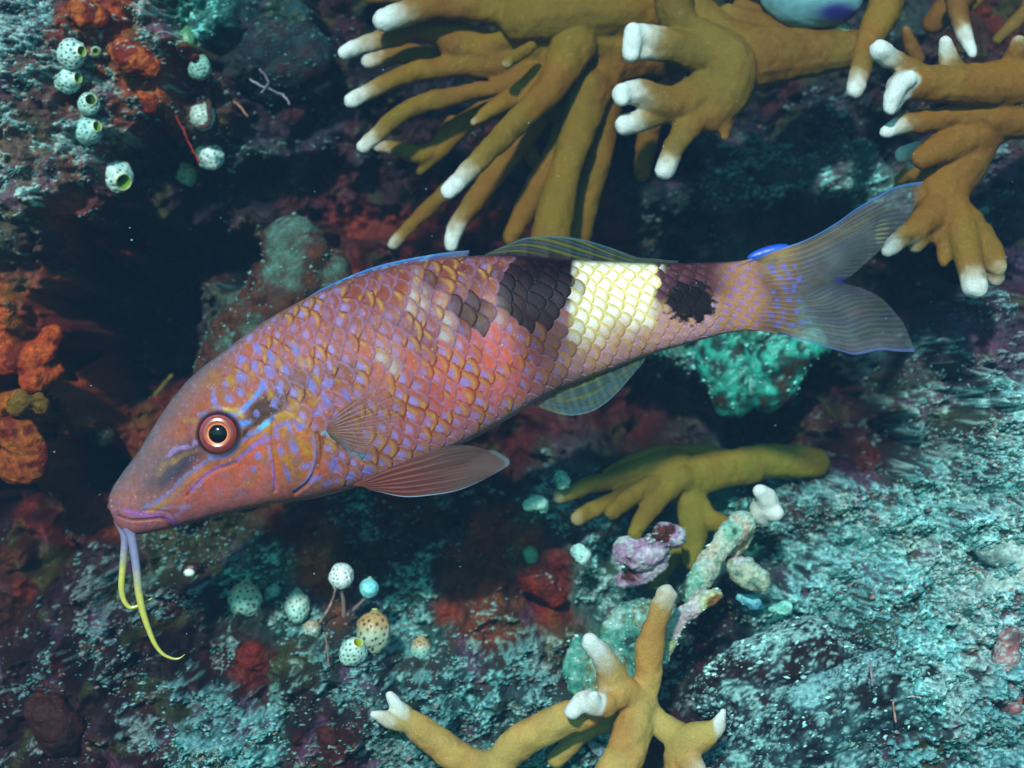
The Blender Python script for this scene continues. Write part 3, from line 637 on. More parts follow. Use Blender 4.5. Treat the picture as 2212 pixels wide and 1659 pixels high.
squirt(154,116,32,'white spotted sea squirt topmost of the left column, green mouth turned right', siphon=(.80,-.05), bright='b0dcd4')
squirt(146,172,31,'spotted sea squirt second from top in the left column with green oval mouth', siphon=(.80,-.02), bright='9cd0c8')
squirt(192,224,24,'small sea squirt with round dark mouth facing forward, third in the left column', siphon=(.36,-.22), sip_r=.62, sip_col='3c5c20')
squirt(192,282,31,'spotted sea squirt with pale-rimmed green mouth, fourth down the left column', siphon=(.68,-.18), bright='98d0c8')
squirt(251,381,36,'largest upper sea squirt, bright with big green mouth at its lower right', siphon=(.58,.40), sip_r=.60, bright='b4e0d8')
squirt(399,375,29,'pale green spotted sea squirt touching the bigger white one to its right', bright='98ccb8', tilt=.5, tan=.1)
squirt(454,336,31,'white round sea squirt with coarse black spots in the upper pair, right one', bright='bce0dc', tilt=-.6)
squirt(431,146,25,'green spotted sea squirt under the dark boulder', bright='84b8a8', tilt=.3)
squirt(438,252,28,'sea squirt half hidden by a brown stem between the two groups', bright='b0d0c4', tilt=.2)
squirt(403,88,20,'dim green elongated sea squirt high beside the boulder', bright='4f8c60', elong=1.4, dotr=.1)
squirt(207,112,12,'tiny sea squirt with green mouth beside the topmost one', siphon=(.2,.1), sip_r=.8, dots=False, bright='86b8a8')
squirt(222,940,24,'dim olive speckled sea squirt in the dark cave near the forehead', bright='2c3c2c', tan=.3, dim=.5)
squirt(528,1295,36,'tan-green spotted round sea squirt leftmost of the lower group', bright='8cc4b4', tan=.55, tilt=.1)
squirt(737,1245,27,'bright white sea squirt with fine black dots held up on a pinkish stalk', bright='d8f0ec', tilt=-2.6, depth=52, stalk=[(737,1270,4),(742,1300,5),(743,1330,6)], dotr=.1)
squirt(797,1270,21,'plain cyan sea squirt without spots on a thin stalk', bright='7cd4dc', dots=False, tilt=.1, depth=60, stalk=[(795,1288,4),(775,1306,4),(752,1328,5)])
squirt(807,1364,38,'largest lower sea squirt, tan with black dots and olive top', bright='a0b8a0', tan=.85, tilt=.05, elong=1.12, dotr=.125, depth=50)
squirt(763,1409,29,'white dotted sea squirt with yellow-green mouth below the tan one', siphon=(.32,-.62), bright='b4e0d4', elong=1.3, depth=40, sip_col='a0b020')
squirt(909,1400,23,'small brown-topped sea squirt right of the big tan one', bright='8cc4b8', tan=.8, tilt=.1)
squirt(674,1359,20,'small spotted sea squirt behind crossed pale stems', bright='8caca0', tan=.5, tilt=.4)
squirt(590,1284,20,'small blue-green sea squirt between the round tan one and its neighbour', bright='6cb4a8', tan=.2)
squirt(643,1311,27,'tapered pale sea squirt with dotted lower half behind a thin stem', bright='9cd0c4', tan=.25, elong=1.25)
squirt(1145,1199,21,'green cup-shaped sea squirt under the small pale stone', bright='5cae98', dots=False, tan=.15)
squirt(1745,66,19,'small tan spotted sea squirt under the big blue-grey one, left', bright='98b898', tan=.5, depth=84)
squirt(1812,62,24,'tan spotted sea squirt under the big blue-grey one, right', bright='8cb49c', tan=.4, depth=84)
# big blue-grey one with violet patch, cut by the top edge
big_root = empty('sea_squirt', tuple(W(1755, -10, .078)), 'large smooth blue-grey sea squirt with violet blotch, cut by the top edge', 'sea squirt')
nu, nv = 60, 80; th = np.linspace(0.01, math.pi-.01, nu); ph = np.linspace(0, 2*math.pi, nv, endpoint=False); TH, PH = np.meshgrid(th, ph, indexing='ij')
U = np.stack([np.sin(TH)*np.cos(PH), np.sin(TH)*np.sin(PH), np.cos(TH)], -1).reshape(-1, 3)
P = U*np.array([112, 60, 74])*S*1.13*(1+.06*(fbm(U[:, 0]*2, U[:, 1]*2, U[:, 2]*2, seed=2, oct=3)[:, None]-.5)*2)
cl = hexc('5a8c94')*(0.6+.8*fbm(U[:, 0]*9, U[:, 1]*9, U[:, 2]*9, seed=12, oct=3))[:, None]
cl = mixc(cl, smooth(.9, .25, np.hypot((U[:, 0]-.45)/.75, (U[:, 2]+.62)/.42)), hexc('2a2470'))
mesh_obj('tunic', P, grid_faces(nu, nv, True)[:, ::-1], M_SQ, big_root, cols=cl)
sx, sz_ = np.array([0, 0]), 0
o = mesh_obj('siphon', (U*np.array([26, 22, 20]) + np.array([20, -10, 74]))*S*1.13, grid_faces(nu, nv, True)[:, ::-1], M_SQ, big_root, cols=np.repeat(hexc('4a7c84')[None], len(U), 0))
# small white tube worm bead with dark rim
wr = empty('tube_worm', tuple(WR(409, 1237, .004)), 'small white tube end with dark red rim below the goatfish cheek', 'tube worm')
def ell(r3, off, n=20, m=28):
    th = np.linspace(0.01, math.pi-.01, n); ph = np.linspace(0, 2*math.pi, m, endpoint=False); T, Pn = np.meshgrid(th, ph, indexing='ij')
    return np.stack([np.sin(T)*np.cos(Pn), np.sin(T)*np.sin(Pn), np.cos(T)], -1).reshape(-1, 3)*np.array(r3)+np.array(off), grid_faces(n, m, True)[:, ::-1]
V, f = ell((.0021, .0018, .0016), (0, 0, 0)); mesh_obj('tube_end', V, f, M_SQ, wr, cols=np.repeat(hexc('d8f4f0')[None], len(V), 0))
V, f = ell((.0036, .0022, .0024), (.0004, .0016, .0014)); mesh_obj('rim', V, f, M_SQ, wr, cols=np.repeat(hexc('2a0e0c')[None], len(V), 0))
# thin stems / algae threads
def stem(px0, pts, r, colhex, label, depth=None, cat='stem', name='dead_stem'):
    p0 = WR(pts[0][0], pts[0][1], .003) if depth is None else W(pts[0][0], pts[0][1], depth/1000.)
    ch = [[(W(a, b_, p0[1] - 0.0006*i), r*S, 1.0) for i, (a, b_) in enumerate(catmull(pts, 8))]]
    co, no, fv = fuse(ch, max(0.0003, r*S*.35), 2)
    co = co + (fbm(co[:, :1]*500, co[:, 1:2]*500, co[:, 2:]*500, seed=2, oct=2)-.5)*.0008
    o = mesh_obj(name, co - p0, fv, M_RUB, None, cols=hexc(colhex)*(0.6+.8*fbm(co[:, 0]*400, co[:, 1]*400, co[:, 2]*400, seed=1, oct=2))[:, None]); o.location = tuple(p0)
    return tag(o, label, cat, 'thin stems and twigs on the reef')
stem(0, [(690,1345),(712,1310),(724,1275)], 3, '9a8478', 'pale pink stem crossing the tapered sea squirt')
stem(0, [(700,1365),(706,1400),(712,1440)][::-1], 2.4, '8a7468', 'short pale thread hanging under the small sea squirts')
stem(0, [(660,1300),(680,1325),(700,1345)], 3, '8a7a7c', 'grey stem leaning left of the pale pink stem')
stem(0, [(445,190),(452,225),(450,268),(430,275)], 6, '4a3430', 'brown stem bent over the half hidden sea squirt')
stem(0, [(380,250),(395,280),(415,320),(430,350)], 3, '7a2a1c', 'thin red thread above the white round sea squirt')
stem(0, [(505,220),(520,232),(535,250)], 3.4, '8a6a50', 'tiny tan twig right of the green sea squirt')
stem(0, [(330,860),(350,835),(370,812)], 5.5, '5a5a28', 'olive twig in the dark cave above the forehead', depth=150)
stem(0, [(560,150),(580,175),(565,200)], 3, '6a6470', 'grey hydroid branch under the dark boulder', depth=88)
stem(0, [(540,172),(575,190),(610,205),(625,225)], 3, '7a7c86', 'pale hydroid branch right of the green sea squirt', depth=88)
stem(0, [(1878,1425),(1882,1450),(1884,1480)], 2.6, '8a7c80', 'thin pinkish thread standing on the dark rock', depth=12)
stem(0, [(1930,1515),(1934,1560)], 3, '9a7a70', 'short pink twig above the rock crest', depth=12)
stem(0, [(1960,1505),(1990,1507)], 2.2, 'a8b4b4', 'pale horizontal needle right of the pink twig', depth=14)
stem(0, [(1900,1480),(1885,1470),(1870,1462)], 2.0, '8a90a0', 'grey needle beside the pinkish thread', depth=14)
# knobbly pink crust at the right edge
rubble('coralline_crust', 'pink coralline crust strip at the lower right edge', 'coralline crust', [chain('V', [(2180,1380,12),(2172,1430,18),(2190,1480,14),(2185,1530,12)], 17, 15)], ['5a4a4c', '8a5a5c', '94686a', '6a6468'], lump=.0035, speck=.46, sc='a8c8c4')
rubble('pale_sponge', 'whitish fuzzy sponge cushion at the right edge of the slope', 'sponge', [chain('V', [(2150,1180,30),(2210,1200,40),(2240,1260,40)], 33, 32, dens=2), chain('V', [(2170,1270,26),(2215,1290,30)], 34, 34)], ['4a6a68', '6a8a86', '88a4a0', '7a8a80'], lump=.004, speck=.50, sc='b8dcd6', voxel=.001)

crumbs('sediment_crumbs', 44000, 5, 0.00020, 0.00095, lambda s: s**1.4, cc, 'pale sediment crumbs with blue-green water light painted in, lying over the reef rock')
# ------------------------------------------------------------------ THE GOATFISH
TH_ = math.radians(18.0); CT, ST = math.cos(TH_), math.sin(TH_); OX, OY = 235.0, 1090.0
def to_tn(px, py): return (px-OX)*CT + (OY-py)*ST, -(px-OX)*ST + (OY-py)*CT
def to_px(t, n): return OX + t*CT - n*ST, OY - (t*ST + n*CT)
top_px = [(232,1088),(239,1065),(248,1045),(260,1028),(286,995),(309,963),(329,928),(347,899),(373,861),(405,823),(437,794),(475,766),(510,740),(552,706),(610,672),(668,641),(756,603),(814,585),(872,571),(945,560),(1018,553),(1060,550),(1110,551),(1170,556),(1240,561),(1300,564),(1400,568),(1500,568),(1560,566),(1603,563),(1647,553),(1688,537),(1712,532)]
bot_px = [(232,1092),(235,1103),(246,1118),(254,1135),(271,1151),(300,1155),(359,1144),(417,1129),(475,1114),(533,1100),(592,1088),(679,1077),(746,1060),(830,1035),(900,1007),(960,979),(1018,951),(1076,919),(1135,882),(1193,850),(1260,822),(1330,795),(1396,769),(1440,755),(1495,740),(1568,720),(1611,713),(1670,719),(1700,728)]
tt, tn_ = zip(*[to_tn(*p) for p in top_px]); bt, bn_ = zip(*[to_tn(*p) for p in bot_px])
T0, T1 = -5.0, 1545.0
def sm_interp(t, xs, ys, k=9.0):
    xs = np.array(xs); ys = np.array(ys); r = 0; wsum = 0
    kk = np.clip((t-T0)*0.22, 0.2, k)
    for d in np.linspace(-1, 1, 7):
        wgt = math.exp(-d*d*2); r = r + wgt*np.interp(t + d*kk*1.5, xs, ys); wsum += wgt
    return r/wsum
txs = np.r_[T0, tt]; tys = np.r_[-5, tn_]; bxs = np.r_[T0, bt]; bys = np.r_[-5, bn_]
o1 = np.argsort(txs); o2 = np.argsort(bxs); txs, tys, bxs, bys = txs[o1], tys[o1], bxs[o2], bys[o2]
def prof(t):
    a = sm_interp(t, txs, tys); b_ = sm_interp(t, bxs, bys)
    c = (a+b_)/2; h = (a-b_)/2
    e = np.sqrt(np.clip((t-T0)/14.0, 0, 1)*(2-np.clip((t-T0)/14.0, 0, 1)))
    return c, np.maximum(h*e, 0.05)
wt = [-5,-2,5,30,70,120,200,350,500,700,900,1100,1300,1420,1500,1545]; ww = [0.1,12,24,44,58,70,86,104,112,110,98,74,42,20,7,1.5]
def width(t): return sm_interp(t, wt, ww, 14)*np.sqrt(np.clip((t-T0)/12.0, 0.0001, 1))
NT, NF, NB = 860, 290, 60
u = np.linspace(0, 1, NT); tg = T0 + (T1-T0)*np.where(u < .06, (u/.06)**2*.03, .03+(u-.06)/.94*.97)
phi = np.r_[np.linspace(-math.pi/2, math.pi/2, NF, endpoint=False), np.linspace(math.pi/2, 1.5*math.pi, NB, endpoint=False)]
Tg, PHg = np.meshgrid(tg, phi, indexing='ij')
C_, H_ = prof(tg); Wd = width(tg)
Tg = Tg - 62*np.sin(PHg)**2*smooth(T1-170, T1, Tg)
_c2, _h2 = prof(Tg); Nn = _c2 + _h2*np.sin(PHg); cosp = np.cos(PHg)
Yy = -width(Tg)*np.sign(cosp)*np.abs(cosp)**0.86      # photo units
tf, nf, yf = Tg.ravel(), Nn.ravel(), Yy.ravel()
ax_, az_ = to_px(tf, nf)
X0 = (ax_-1106)*S; Z0 = (829.5-az_)*S; Y0 = yf*S
# photo position of every flank point (far flank mirrored)
kk = D/(D-np.abs(Y0)); px = X0*kk/S + 1106; py = 829.5 - Z0*kk/S
side = np.abs(cosp).ravel()
tq, nq = to_tn(px, py)
hq = np.interp(tf, tg, H_); cq = np.interp(tf, tg, C_); vq = (nf-cq)/np.maximum(hq, 1)
def A(pts): return [view('A', a, b_)[:2] for a, b_ in pts]
# scales
rs = 25.5*(np.clip(hq, 40, 190)/172.0)**0.62; asp = 33.0*(np.clip(hq, 60, 190)/172.0)**0.22
# arc-length-like row coordinate so rows wrap round the flank
arc = np.arcsin(np.clip(vq, -1, 1)); rc = (arc*0.35 + vq*0.65)*hq/rs
# column coordinate: integrate spacing
cum = np.concatenate([[0], np.cumsum(np.diff(tg)/(37.0*(np.clip(H_[1:], 60, 190)/172.0)**0.22))])
ac = np.interp(tf, tg, cum) + 0.07*rc + 0.55*(vnoise(px/52., py/52., seed=5)-.5)
rc = rc + 0.30*(vnoise(px/50.+9, py/50., seed=6)-.5)
bestA = np.full(len(tf), 1e9); e_own = np.zeros(len(tf)); q_own = np.zeros(len(tf)); id_own = np.zeros(len(tf)); r_own = np.zeros(len(tf))
for dr in (-1, 0, 1):
    r = np.round(rc) + dr; dq = rc - r; ok = np.abs(dq) < 1.13
    s_ = np.sqrt(np.clip(1-(np.abs(dq)/1.13)**2.0, 0, 1))*.86; off = np.mod(r, 2)*0.5
    k = np.ceil(ac - off - s_); Ak = k + off; e = Ak + s_ - ac
    m = ok & (Ak < bestA); bestA[m] = Ak[m]; e_own[m] = e[m]; q_own[m] = dq[m]; id_own[m] = k[m]; r_own[m] = r[m]
dA_ = bestA + 0.30 - ac; PCX = px + dA_*36*CT + q_own*rs*ST; PCY = py - dA_*36*ST + q_own*rs*CT
jit = _h(id_own.astype(np.int64), r_own.astype(np.int64), np.zeros(len(tf), dtype=np.int64), 4)
jit2 = _h(id_own.astype(np.int64)+99, r_own.astype(np.int64), np.zeros(len(tf), dtype=np.int64), 8)
bound = 470 - 0.60*np.clip(nq+10, 0, 400) + (vnoise(px/40., py/40., seed=77)-.5)*30
SC = smooth(-12, 22, tq-bound) * smooth(1.0, .93, np.abs(vq)); SC *= 1-.75*smooth(1300, 1480, tf)
# heights, in photo units
hgt = SC*(1-.60*smooth(1080,1130,px)*smooth(1570,1540,px)*smooth(-.5, 0, vq))*(2.3*(1-np.clip(e_own, 0, 1))**1.2*smooth(0, .10, e_own) - 0.8*np.exp(-e_own/.06))
hgt *= 0.75+.5*jit
# colours -------------------------------------------------------------
def blob(cx, cy, rx, ry, rot=0, soft=.5):
    c_, s_ = math.cos(rot), math.sin(rot); dx, dy = px-cx, py-cy
    d = np.hypot((dx*c_+dy*s_)/rx, (-dx*s_+dy*c_)/ry); return 1-smooth(1-soft, 1+soft, d)
FL = fbm(px/70., py/70., seed=231, oct=2); f1 = fbm(px/26., py/26., seed=201, oct=4); f2 = fbm(px/7., py/7., seed=211, oct=3); f3 = vnoise(px/2.3, py/2.3, seed=221)
def sc_blob(cx, cy, rx, ry, rot=0, soft=.35):
    """patch whose edge follows whole scales"""
    w_ = (f1-.5)*6 + (jit-.5)*30
    c_, s_ = math.cos(rot), math.sin(rot); dx, dy = PCX*.85+px*.15-cx+w_*.6, PCY*.85+py*.15-cy+w_*.6
    d = np.hypot((dx*c_+dy*s_)/rx, (-dx*s_+dy*c_)/ry); return 1-smooth(1-soft, 1+soft, d)
n_ = len(px)
c = np.repeat(hexc('a25234')[None], n_, 0)                                  # orange brown flank
c = mixc(c, smooth(520, 820, tq)*smooth(.1, -.5, vq), hexc('b2503a'))         # redder low flank
c = mixc(c, smooth(620, 760, px)*smooth(1000, 850, px)*smooth(.0, .6, vq)*.6, hexc('90402c'))
c = mixc(c, sc_blob(1000, 790, 100, 80, -.3, .6)*.6, hexc('c0482e'))
c = mixc(c, sc_blob(1062, 775, 34, 80, -.15, .7)*.75, hexc('e0664a')); c = mixc(c, sc_blob(965, 800, 30, 80, -.15, .7)*.6, hexc('d8604a')); c = mixc(c, sc_blob(905, 740, 60, 26, 0, .7)*.6, hexc('70302a'))
c = mixc(c, sc_blob(830, 780, 60, 70, 0, .5)*.5, hexc('d06848'))
c = mixc(c, smooth(1130, 1300, px)*smooth(.35, -.2, vq), hexc('c08c6c'))      # pinkish tan rear belly
c = mixc(c, smooth(1130, 1260, px)*smooth(.05, -.6, vq)*.8, hexc('c4908a'))
c = mixc(c, smooth(1520, 1600, px)*.8, hexc('a8785a'))
c = mixc(c, smooth(-.72, -.97, vq)*smooth(700, 900, px)*.7, hexc('b88078'))
# head
hd = 1-SC
headm = smooth(560, 380, tq + .35*nq)
c = mixc(c, hd*.0, hexc('b05c38'))
c = mixc(c, blob(300, 1040, 110, 80, -.7, .6)*.85, hexc('8a6664'))            # greyish snout
c = mixc(c, smooth(.35, .95, vq)*smooth(420, 200, tq)*.8, hexc('6a6a70'))
c = mixc(c, smooth(.80, .99, vq)*smooth(900, 300, tq)*.7, hexc('5a6a74'))
c = mixc(c, blob(500, 1040, 110, 52, -.25, .5)*.8, hexc('bc5440'))               # cheek
c = mixc(c, blob(560, 1000, 60, 60, 0, .6)*.8, hexc('cc5c30'))
c = mixc(c, blob(300, 1060, 50, 30, -.6, .7)*.6, hexc('a86458'))
c = mixc(c, blob(300, 1125, 75, 28, .12, .6)*.85, hexc('a86064'))             # lips
c = mixc(c, smooth(-.35, -.95, vq)*smooth(560, 300, tq)*.75, hexc('b46468'))
c = mixc(c, blob(640, 985, 60, 70, 0, .5)*.7, hexc('c46a28'))
c = mixc(c, blob(600, 905, 60, 34, -.45, .5)*.5, hexc('a07c28'))
c = mixc(c, blob(640, 830, 44, 34, -.2, .6)*.55, hexc('5a4a34'))
c = mixc(c, blob(745, 800, 60, 22, -.2, .7)*.45, hexc('54402c'))
c = mixc(c, blob(735, 950, 60, 40, .7, .5)*.6, hexc('7a4a34'))
c = mixc(c, smooth(.47, .66, f1)*.55*hd*smooth(230, 330, tq), hexc('a07028')); c = mixc(c, smooth(.30, .9, vq)*smooth(600, 760, px)*smooth(1080, 960, px)*.55, hexc('6a3430')); c = mixc(c, smooth(.5, .68, fbm(px/18.+5, py/18., seed=251, oct=3))*.45*hd, hexc('8a5a58')); c = mixc(c, smooth(.52, .7, fbm(px/12.+5, py/12., seed=261, oct=3))*.30*hd, hexc('6c6488'))
c = mixc(c, blob(385, 1003, 78, 27, -.74, .6)*.92, hexc('34364a'))            # dark loreal smudge
c = mixc(c, blob(330, 1010, 60, 34, -.85, .7)*.6, hexc('6a585c'))
c = mixc(c, blob(575, 880, 52, 26, -.55, .45)*.85, hexc('241e20'))            # dark patch
VI = hexc('7a6cc8'); BL = hexc('4a86d8'); CY = hexc('5aa0d0')
# dark and pale saddles (whole scales)
dark = np.zeros(n_)
dark = np.maximum(dark, sc_blob(1158, 628, 88, 88, 0, .22)*.97)
dark = np.maximum(dark, smooth(1085, 1120, PCX+(jit-.5)*30)*smooth(1242, 1232, PCX*.45+px*.55+(jit-.5)*10)*smooth(30, -30, py-690+jit*26))
dark = np.maximum(dark, sc_blob(1185, 740, 62, 70, .3, .75)*.72)
dark = np.maximum(dark, sc_blob(1012, 676, 34, 46, .2, .4)*.85); dark = np.maximum(dark, sc_blob(932, 612, 22, 26, 0, .5)*.55); dark = np.maximum(dark, sc_blob(1188, 800, 56, 60, .2, .9)*.50)
pale = np.zeros(n_)
for a in ((898,640,26,46),(962,668,20,34),(1078,648,22,44),(1046,690,22,26),(975,735,24,26),(836,775,20,30)): pale = np.maximum(pale, sc_blob(*a, .15, .35))
brownup = smooth(.25, .8, vq)*smooth(930, 1010, px)*smooth(1250, 1180, px)
c = mixc(c, brownup*.75, hexc('5c2c2a'))
c = mixc(c, sc_blob(900, 700, 110, 36, -.1, .6)*.5, hexc('6a2c2c'))
c = mixc(c, pale*.72, hexc('9c7c74'))
white = smooth(1226, 1236, PCX*.45+px*.55+(jit-.5)*10)*smooth(1432, 1412, PCX*.7+px*.3+(jit-.5)*30)*smooth(-.62, .02, vq+(jit2-.5)*.22)
yel = smooth(1222, 1240, px)*smooth(1450, 1400, px)*smooth(-.95, -.15, vq)
c = mixc(c, yel*.6, hexc('a88a48'))
# spot in every scale
sp_w = np.exp(-(np.abs(e_own-.60)/.21)**2.6)*np.exp(-(np.abs(q_own)/.50)**2.6)
violet_amt = SC*np.clip(.50+.9*(jit-.5)+.9*(f1-.5) - .35*smooth(.1, .7, vq)*smooth(700, 900, px) + .35*smooth(-.1, -.6, vq)*smooth(1150, 850, px), 0, 1)*(1-.55*smooth(1130, 1260, px)*smooth(1560, 1480, px))
ye_w = np.exp(-((e_own-.26)/.15)**2)
c = mixc(c, SC*ye_w*.42*(.15+1.0*smooth(.38, .66, f1)), hexc('b47430'))
c = mixc(c, SC*np.exp(-((e_own-.30)/.10)**2)*smooth(.45, .7, f1)*.5, hexc('c0a038')); c = mixc(c, SC*np.exp(-((e_own-.08)/.09)**2)*smooth(.66, .42, f1)*.60, hexc('9078a8'))
c = mixc(c, sp_w*violet_amt*(1-pale*.7), hexc('9284c4'))
c = mixc(c, sp_w*pale*.8, hexc('b0a8a4'))
c = mixc(c, SC*np.exp(-(e_own/.10)**1.5)*(.15+.60*smooth(.42, .68, f1))*(1-white)*(1-.5*smooth(1130,1250,px)), hexc('4a1c18'))
# peduncle spots
ped = smooth(1535, 1570, px)
c = mixc(c, ped*(.5+.5*f1), hexc('ae8040'))
c = mixc(c, ped*np.exp(-((e_own-.55)/.22)**2)*np.exp(-(q_own/.5)**2)*.95, hexc('8a7ad0'))
c = mixc(c, ped*np.exp(-((e_own-.55)/.40)**2)*np.exp(-(q_own/.85)**2)*.35, hexc('a04c40'))
# white saddle with yellow scale edges
wc = mixc(np.repeat(hexc('fffcf0')[None], n_, 0), smooth(.56, .95, np.abs(q_own)+np.abs(e_own-.60)*1.1)*.62, hexc('ead868'))
wc = mixc(wc, np.exp(-((e_own-.10)/.13)**2)*.75, hexc('d4bc38'))
c = c*(1-white[:, None]) + wc*white[:, None]
c = mixc(c, white*0.5*smooth(.72, .98, vq), hexc('9ab89a'))
# black marks
pv = .55+.6*f2
c = c*(1-dark[:, None]) + (hexc('170910')*pv[:, None] + hexc('24101a')*(sp_w*.8)[:, None])*dark[:, None]
sad2 = smooth(1412, 1432, px+(jit-.5)*22)*smooth(1610, 1520, px)*smooth(-.18, .22, vq)
c = mixc(c, sad2*.92, hexc('30151f')); c = mixc(c, sad2*sp_w*.55, hexc('6a3c54'))
bs = 1-smooth(.82, 1.08, np.hypot((px*.55+PCX*.45-1490)/56, (py*.55+PCY*.45-655)/46)+ (f2-.5)*.45+(f1-.5)*.5)
c = mixc(c, bs*.98, hexc('0c060c'))
c = mixc(c, smooth(.90, 1.0, vq)*smooth(980, 1080, px)*smooth(1640, 1560, px)*.8, hexc('241a20'))
f4 = fbm(px/5.5+40, py/5.5, seed=241, oct=3)
# head lines and spots
grv = np.zeros(n_)
def line(pts, wd, colr, amt=.85, kind='A'):
    global c
    pp = [view(kind, a, b_)[:2] for a, b_ in pts] if kind != 'V' else pts
    m = stroke(px + (f2-.5)*9+(f1-.5)*6, py + (f4-.5)*9, pp, wd*.70, .8)*amt*np.clip(.35+1.1*f4, 0, 1.05); c = mixc(c, m*.9, colr); return m
YE = hexc('b88c20')
for p, wd in [([(920,880),(840,940),(760,990),(700,1040),(640,1110),(560,1180),(440,1240)], 5), ([(640,860),(560,900),(520,960)], 5)]: line([(a+30, b_+25) for a, b_ in p], wd+4, YE, .35)
line([(930,870),(840,940),(760,990),(700,1045),(640,1110),(560,1180),(430,1245)], 6, hexc('7078b4'))
line([(1090,895),(1000,930),(930,970),(870,1030),(790,1120)], 5.5, hexc('8c6cc0'))
line([(1370,725),(1260,770),(1200,820),(1120,885)], 7, VI)
line([(1400,560),(1300,650),(1230,690),(1160,740),(1100,820),(1020,855),(930,862)], 7, BL)
line([(1430,590),(1320,690),(1230,745),(1170,800),(1100,870),(1000,900)], 6, hexc('c87a20'), .8)
line([(1365,790),(1380,880),(1390,990),(1400,1090)], 4.5, hexc('9070c8'))
line([(1690,700),(1712,820),(1690,950),(1640,1050),(1560,1110)], 5.5, hexc('7a7cc0'))
line([(1425,720),(1420,650),(1490,610),(1600,620)], 6.5, VI); line([(1470,700),(1490,650),(1560,640),(1620,700)], 6, hexc('c87c20'), .8)
line([(1420,560),(1500,545),(1570,570),(1640,640)], 6, hexc('b89020'), .8)
line([(1770,680),(1860,720),(1930,780),(1990,840),(2070,860)], 7.5, CY, 1)
line([(1870,730),(1960,800),(2060,900),(2190,960)], 8, hexc('b87c30'), .6)
line([(1075,552),(1130,540),(1180,500),(1230,450),(1290,380),(1320,320)], 7.5, hexc('3e8ee6'), 1)
line([(1150,622),(1205,608)], 9, hexc('3e8ee6'), 1); line([(1180,700),(1215,640),(1300,600)], 7, hexc('241c20'), .9)
line([(1300,645),(1350,615)], 8, hexc('5ac0e0'), 1)
line([(615,855),(680,800),(760,790),(830,760)], 6, hexc('9a80c0')); line([(660,900),(740,840),(830,815)], 7, hexc('a87828'), .5)
line([(950,370),(960,450),(1000,500),(1040,520)], 7, hexc('7a80b4'), .7); line([(1040,510),(1120,520),(1170,560)], 6, hexc('b8a428'), .9)
line([(750,600),(790,590),(830,600)], 6, hexc('a88428'), .7); line([(860,560),(900,540)], 8, hexc('6878b0'), .7)
line([(300,1258),(400,1288),(500,1298),(590,1300),(645,1340),(672,1385)], 6.5, hexc('9a60c0'), .9)
line([(560,1255),(640,1225),(740,1235)], 5, hexc('9080b8'), .6)
line([(680,1290),(750,1230)], 9, hexc('9a84c0'), .6)
grv += stroke(px, py, A([(250,1300),(330,1330),(440,1330),(560,1320),(620,1340),(650,1375)]), 3.2)*2.6
grv += stroke(px, py, A([(430,1262),(560,1262),(640,1290),(685,1370)]), 3)*1.8
grv += stroke(px, py, A([(1400,590),(1392,720),(1408,880),(1416,1000),(1410,1110)]), 4)*3.2
grv += stroke(px, py, A([(1722,690),(1735,830),(1712,960),(1655,1060),(1560,1130)]), 4.5)*4.6
grv += stroke(px, py, A([(1120,905),(960,965),(850,1050),(760,1150)]), 4)*1.8
c = mixc(c, stroke(px, py, A([(250,1300),(330,1330),(440,1330),(560,1320),(640,1372)]), 2.6)*.5, hexc('5a2830'))
c = mixc(c, stroke(px, py, A([(1735,700),(1745,830),(1725,950)]), 4)*.6, hexc('6a2418'))
for a in [(1160,270,36,44),(1150,380,28,30),(1370,230,34,50),(1260,185,26,32),(1380,120,26,52),(1490,215,22,44),(1160,140,30,30),(1070,430,26,30),(1560,70,24,60),(1450,820,22,34),(1550,790,28,52),(1515,650,16,50),(1500,990,22,60),(1640,930,44,24),(1600,640,40,26),(1840,930,34,46),(1850,880,20,30),(2100,960,46,30),(1720,540,34,18),(1790,450,34,52),(1680,330,26,60),(1800,320,46,26),(1930,400,26,50),(1280,850,28,28),(1250,950,24,22),(1700,1030,60,18),(1800,1060,40,20),(1960,1010,34,24),(1440,360,20,44),(1270,540,22,26),(1040,320,20,22),(1330,330,26,44),(1400,470,20,36),(1280,60,26,40),(960,440,20,30),(1330,700,20,16)]:
    vx, vy, k = view('A', a[0], a[1]); c = mixc(c, blob(vx, vy, a[2]*k, a[3]*k, -.45, .5)*.85*(.6+.7*f2), hexc('7472c0'))
for a in [(1080,300,30,40),(1240,260,22,36),(1440,170,20,50),(1600,150,22,50),(1720,290,24,40),(1380,400,26,36),(1560,480,40,26),(1700,450,46,22),(1500,560,46,20),(1600,760,22,46),(1500,880,20,40),(1640,820,20,40),(1230,420,22,28),(1820,700,30,40)]:
    vx, vy, k = view('A', a[0], a[1]); c = mixc(c, blob(vx, vy, a[2]*k, a[3]*k, -.45, .6)*.6, hexc('b08424'))
# skin speckle
c = c*(0.74+.36*f2)[:, None]*(.88+.24*FL)[:, None]
glit = smooth(.80, .93, f3)*smooth(.5, .7, f2)
c = mixc(c, glit*.35*(1-dark)*(1-bs), hexc('d8c4d8'))
c = mixc(c, smooth(1440, 1545, tf + (f2-.5)*50)*.85, hexc('8c6648')); gm = c.mean(1)[:, None]; c = np.clip(gm + (c-gm)*.96, 0, 1)*.93
